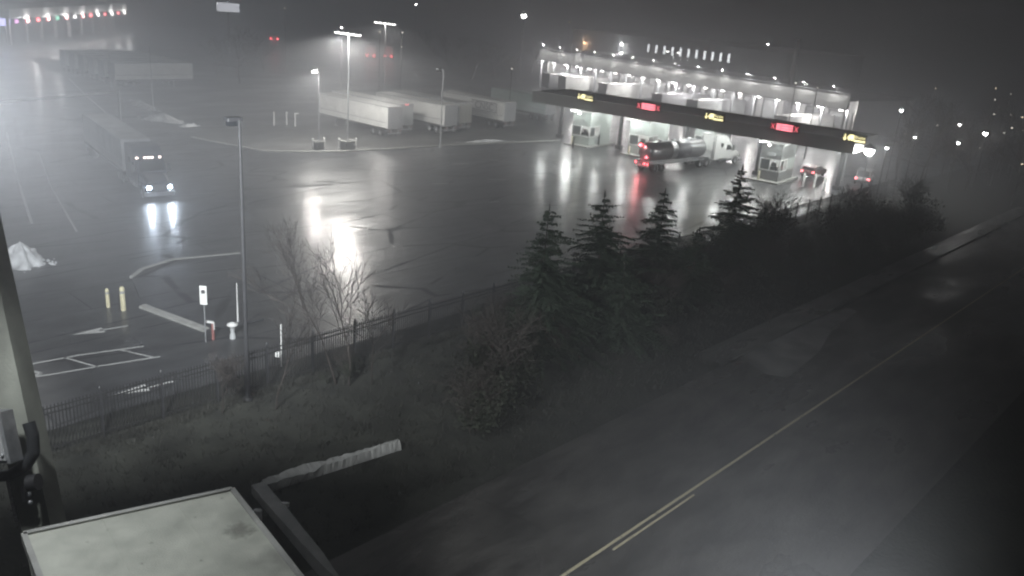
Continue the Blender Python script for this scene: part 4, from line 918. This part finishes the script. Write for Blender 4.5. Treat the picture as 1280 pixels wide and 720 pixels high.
def obox(c0, a, b, cc): return MB().add([c0 + a * i + b * j + cc * k for k in (-1, 1) for i, j in ((-1, -1), (1, -1), (1, 1), (-1, 1))], [(3, 2, 1, 0), (4, 5, 6, 7), (0, 1, 5, 4), (1, 2, 6, 5), (2, 3, 7, 6), (3, 0, 4, 7)])
obox(b0, rt * .34, ax * .36, fw * .15).build('casing', M_steel, jb); obox(b0 - fw * .165, rt * .3, ax * .31, fw * .012).build('lid', M_offw, jb)
for k in (-1, 1): MB().ball(tuple(b0 - fw * .18 + rt * .27 + ax * .24 * k), .025).build('screw', M_steel, jb)
# floodlights fixed high on the near building, above and left of the frame, plus one added fill
def flood(label, p, aim, power, cone, size=.2):
    d = (aim - p).normalized(); q = d.to_track_quat('-Z', 'Y'); t = thing('floodlight', label, 'lamp', p); t.rotation_mode = 'QUATERNION'; t.rotation_quaternion = q
    MB().bbox(-.25, .25, -.2, .2, .02, .22, .03).build('housing', M_dark, t); MB().box(-.2, .2, -.15, .15, -.02, .018).build('lens', E_lamp, t)
    lamp((0, 0, -.05), power, t, (.93, .97, 1), size, 'SPOT', cone, name='flood_light')
flood('floodlight left of the frame pointing out over the lot', on_depth(-150, 60, 15), on_depth(60, 130, 40), 80000, 100)
flood('added fill light left of the frame pointing across the lot', on_depth(-175, 130, 14), at(590, 290), 40000, 66)  # unseen fill, added to brighten the lot, trees and haze
flood('floodlight left of the frame pointing down at the pale roof', on_depth(-150, 180, 9.2), at(190, 690, ZR), 1000, 120)
fp = Vector((4.0, 6.0, 12.2))
flood('floodlight on a pole below the frame pointing at the road', fp, at(868, 655), 29000, 58)
t = thing('light_mast', 'pole below the frame carrying the road floodlight', 'lamp post', (fp.x, fp.y - .35, 0)); MB().tube((0, 0, 0), (0, 0, 12.5), .11, .08, 10).tube((0, 0, 12.3), (0, .3, 12.3), .04, n=6).build('pole', M_steel, t); MB().lathe([(.22, 0), (.22, .12), (.12, .16)], 10).build('foot', M_steel, t)

# ================================================================== HAZE
hz = MB().box(-700, 700, -80, 900, -1, 30).build('haze', None); hz.data.materials.clear()
mh = bpy.data.materials.new('night_haze'); mh.use_nodes = True; n_ = mh.node_tree
for q in list(n_.nodes):
    if q.type == 'BSDF_PRINCIPLED': n_.nodes.remove(q)
pv = n_.nodes.new('ShaderNodeVolumePrincipled'); pv.inputs['Color'].default_value = (.93, .95, 1, 1); pv.inputs['Density'].default_value = FOG; pv.inputs['Anisotropy'].default_value = .35
n_.links.new(pv.outputs[0], [q for q in n_.nodes if q.type == 'OUTPUT_MATERIAL'][0].inputs['Volume'])
hz.data.materials.append(mh); hz['kind'] = 'stuff'
